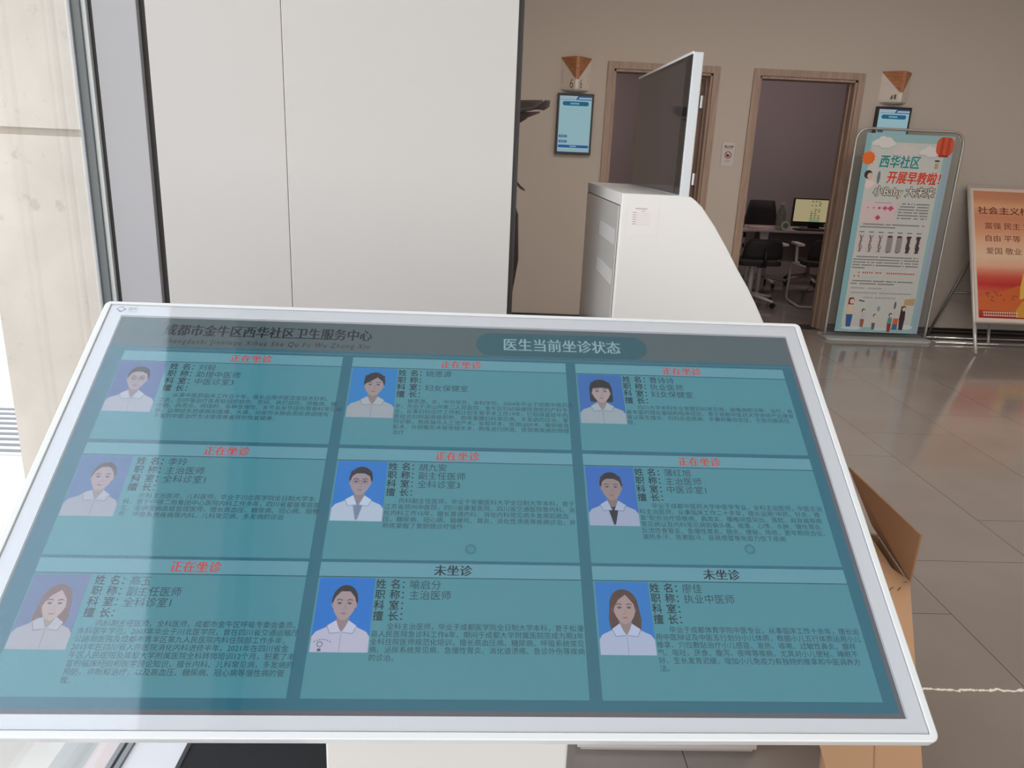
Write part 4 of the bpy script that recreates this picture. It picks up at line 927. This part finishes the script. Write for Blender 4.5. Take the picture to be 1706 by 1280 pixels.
# ================================================================== OFFICE SEEN THROUGH THE RIGHT DOOR
M_desk = mat('desk_top', (176, 160, 158), 0.35); M_wh = mat('white_plastic', (196, 186, 186), 0.45); M_mesh = mat('black_mesh', (34, 28, 32), 0.7)
t = thing('office_desk', 'long pale office desk standing in the room behind the right door', 'desk', (3.5, 8.8, 0))
box('desktop', M_desk, 2.55, 4.9, 8.40, 9.05, 0.725, 0.75, t, bevel=0.004)
for x in (3.05, 4.7):
    bm = bmesh.new()
    prism(bm, [(x-0.05, 8.50, 0.725), (x+0.05, 8.50, 0.725), (x+0.018, 8.50, 0.45), (x+0.018, 8.50, 0.03), (x-0.018, 8.50, 0.03), (x-0.018, 8.50, 0.45)], (0, 0.03, 0))
    prism(bm, [(x-0.05, 8.93, 0.725), (x+0.05, 8.93, 0.725), (x+0.018, 8.93, 0.45), (x+0.018, 8.93, 0.03), (x-0.018, 8.93, 0.03), (x-0.018, 8.93, 0.45)], (0, 0.03, 0))
    abox(bm, x-0.03, x+0.03, 8.42, 9.04, 0, 0.03)
    finish(bm, 'leg', M_wh, t)
bm = bmesh.new(); abox(bm, 3.05, 4.7, 8.98, 8.99, 0.35, 0.72); finish(bm, 'modesty_panel', mat('desk_panel_grey', (128, 118, 120), 0.6), t)
t = thing('computer_monitor', 'black monitor showing a pale yellow document on the office desk', 'monitor', (3.68, 8.72, 0.75))
box('casing', M_black, 3.405, 3.955, 8.70, 8.73, 0.815, 1.085, t, bevel=0.004)
box('stand', M_black, 3.62, 3.74, 8.73, 8.76, 0.755, 0.95, t); box('stand_base', M_black, 3.56, 3.80, 8.66, 8.84, 0.75, 0.758, t)
c = Canvas((3.42, 8.6995, 1.073), (0.01, 0, 0), (0, 0, -0.01), (0, -1, 0), lambda q: emis(q, 0.9), 0.0006)
c.rect(0, 0, 52, 24, (164, 152, 116), 0)
for k in range(10):
    for j in range(3):
        if random.random() < 0.8: c.rect(18.5+j*4.2, 1.2+k*2.2, 21.5+j*4.2-random.random()*1.5, 2.4+k*2.2, (96, 100, 64), 1)
c.rect(18, 20.5, 30, 24, (120, 140, 112), 1)
c.build('lit_screen', t)
t = thing('keyboard', 'black computer keyboard lying in front of the monitor on the office desk', 'keyboard', (3.6, 8.5, 0.75))
bm = bmesh.new(); abox(bm, 3.38, 3.82, 8.44, 8.58, 0.75, 0.765); finish(bm, 'keyboard_base', M_black, t, bevel=0.003)
bm = bmesh.new()
for i in range(14):
    for j in range(4): abox(bm, 3.39+i*0.030, 3.415+i*0.030, 8.45+j*0.031, 8.476+j*0.031, 0.765, 0.770)
finish(bm, 'keys', mat('dark_keys', (46, 44, 46), 0.6), t)
t = thing('water_bottle', 'large clear plastic bottle with a white cap standing on the office desk', 'bottle', (3.20, 8.48, 0.75))
bm = bmesh.new(); lathe(bm, [(0.045, 0), (0.052, 0.01), (0.052, 0.17), (0.045, 0.20), (0.018, 0.245), (0.018, 0.27)], 3.20, 8.48, 20, 0.75); finish(bm, 'bottle_body', glass('bottle_plastic', (214, 222, 214), 0.1, 1.4, veil=0.35, veilc=(150, 150, 140)), t, smooth=True)
bm = bmesh.new(); lathe(bm, [(0.021, 0.268), (0.021, 0.295)], 3.20, 8.48, 16, 0.75); finish(bm, 'cap', M_wh, t)
t = thing('small_clock', 'small pale round clock face in front of the bottle on the desk', 'clock', (3.235, 8.42, 0.75))
bm = bmesh.new(); tube(bm, [(3.235, 8.412, 0.80), (3.235, 8.432, 0.80)], 0.048, 24); finish(bm, 'clock_case', mat('clock_green_white', (190, 196, 178), 0.5), t)
bm = bmesh.new(); tube(bm, [(3.235, 8.4105, 0.80), (3.235, 8.4118, 0.80)], 0.03, 20); finish(bm, 'clock_face', mat('clock_dial', (110, 120, 104), 0.5), t)
t = thing('paper_stack', 'flat stack of pinkish papers on the left end of the office desk', 'papers', (2.98, 8.5, 0.75))
bm = bmesh.new()
for k in range(5):
    M_ = Matrix.Translation((2.97+k*0.006, 8.52, 0.75+k*0.0042)) @ Matrix.Rotation(0.12*k-0.2, 4, 'Z'); abox(bm, -0.105, 0.105, -0.07, 0.07, 0, 0.004, M_)
finish(bm, 'sheets', mat('pink_paper', (206, 180, 182), 0.7), t)
t = thing('red_folder_box', 'dark red box file standing at the left end of the office desk', 'box', (2.80, 8.7, 0.75))
box('box_shell', mat('dark_red_card', (106, 50, 48), 0.6), 2.775, 2.855, 8.62, 8.86, 0.75, 0.89, t, bevel=0.003)
box('spine_label', mat('label_pale', (170, 150, 146), 0.6), 2.79, 2.84, 8.6185, 8.62, 0.79, 0.85, t)

def chair(name, label, base, high, loc, rz, mirror=1):
    t = thing(name, label, 'chair', loc, rz, group='black chairs in the office')
    L = dict(parent=t, world=False)
    def fin(bm, n, m, **k): return finish(bm, n, m, t, world=False, **k)
    bm = bmesh.new(); prism(bm, [(x, y, 0.43) for x, y in rr2(-0.23, -0.23, 0.23, 0.23, 0.07)], (0, 0, 0.05)); fin(bm, 'seat', M_mesh, bevel=0.012)
    # curved backrest on the -y side
    bm = bmesh.new(); h0, h1 = (0.55, 1.0) if high else (0.50, 0.71); N_ = 8
    rows = []
    for i in range(5):
        z = h0+(h1-h0)*i/4; hw = 0.21*(1-0.25*(i/4)**3); rows.append([(hw*(-1+2*k/N_), -0.24-0.02*i/4*2+0.05*(((k-N_/2)/(N_/2))**2), z) for k in range(N_+1)])
    vf = [[bm.verts.new(p) for p in r] for r in rows]; vb = [[bm.verts.new((p[0], p[1]-0.022, p[2])) for p in r] for r in rows]
    for i in range(4):
        for k in range(N_): bm.faces.new((vf[i][k], vf[i][k+1], vf[i+1][k+1], vf[i+1][k])); bm.faces.new((vb[i][k+1], vb[i][k], vb[i+1][k], vb[i+1][k+1]))
    for k in range(N_): bm.faces.new((vf[0][k+1], vf[0][k], vb[0][k], vb[0][k+1])); bm.faces.new((vf[4][k], vf[4][k+1], vb[4][k+1], vb[4][k]))
    for i in range(4): bm.faces.new((vf[i][0], vf[i+1][0], vb[i+1][0], vb[i][0])); bm.faces.new((vf[i+1][N_], vf[i][N_], vb[i][N_], vb[i+1][N_]))
    fin(bm, 'backrest', M_mesh, smooth=True)
    bm = bmesh.new(); tube(bm, [(0, -0.15, 0.42), (0, -0.30, 0.44), (0, -0.29, h0+0.12)], 0.018, 8); fin(bm, 'back_support', M_black, smooth=True)
    for s in (-1, 1):
        bm = bmesh.new(); abox(bm, s*0.27-0.035, s*0.27+0.035, -0.14, 0.12, 0.63, 0.655); tube(bm, [(s*0.27, 0.0, 0.63), (s*0.265, -0.02, 0.46), (s*0.20, -0.02, 0.43)], 0.016, 8)
        fin(bm, 'armrest', M_wh, bevel=0.004)
    if base == 'sled':
        bm = bmesh.new()
        for s in (-1, 1): tube(bm, arc_path([(s*0.22, -0.2, 0.43), (s*0.24, 0.20, 0.42), (s*0.24, 0.24, 0.016), (s*0.24, -0.24, 0.016)], 0.08), 0.013, 8)
        tube(bm, [(-0.24, -0.24, 0.016), (0.24, -0.24, 0.016)], 0.013, 8); fin(bm, 'sled_frame', M_wh, smooth=True)
    else:
        bm = bmesh.new(); tube(bm, [(0, 0, 0.43), (0, 0, 0.10)], 0.028, 10); fin(bm, 'gas_column', M_wh, smooth=True)
        for k in range(5):
            a = 2*PI*k/5+0.3; bm = bmesh.new(); tube(bm, [(0, 0, 0.11), (0.29*math.cos(a), 0.29*math.sin(a), 0.065)], 0.02, 8, radii=[0.026, 0.014])
            lg = fin(bm, 'leg', M_wh, smooth=True)
            bm = bmesh.new(); x, y = 0.29*math.cos(a), 0.29*math.sin(a); tube(bm, [(x-0.012*math.sin(a), y+0.012*math.cos(a), 0.028), (x+0.012*math.sin(a), y-0.012*math.cos(a), 0.028)], 0.028, 12)
            finish(bm, 'castor', M_black, lg, world=False)
    return t
chair('office_chair', 'black mesh office chair behind the desk, left of the monitor', 'star', True, (3.42, 9.42, 0), PI+0.15)
chair('office_chair', 'black high backed office chair behind the monitor', 'star', True, (4.05, 9.60, 0.0), PI)
chair('office_chair', 'swivel chair with white armrests pushed up to the front of the desk', 'star', False, (2.80, 8.04, 0), 0.08)
chair('visitor_chair', 'chair with white armrests and white sled frame half hidden by the door jamb', 'sled', False, (3.55, 8.10, 0), -0.08)
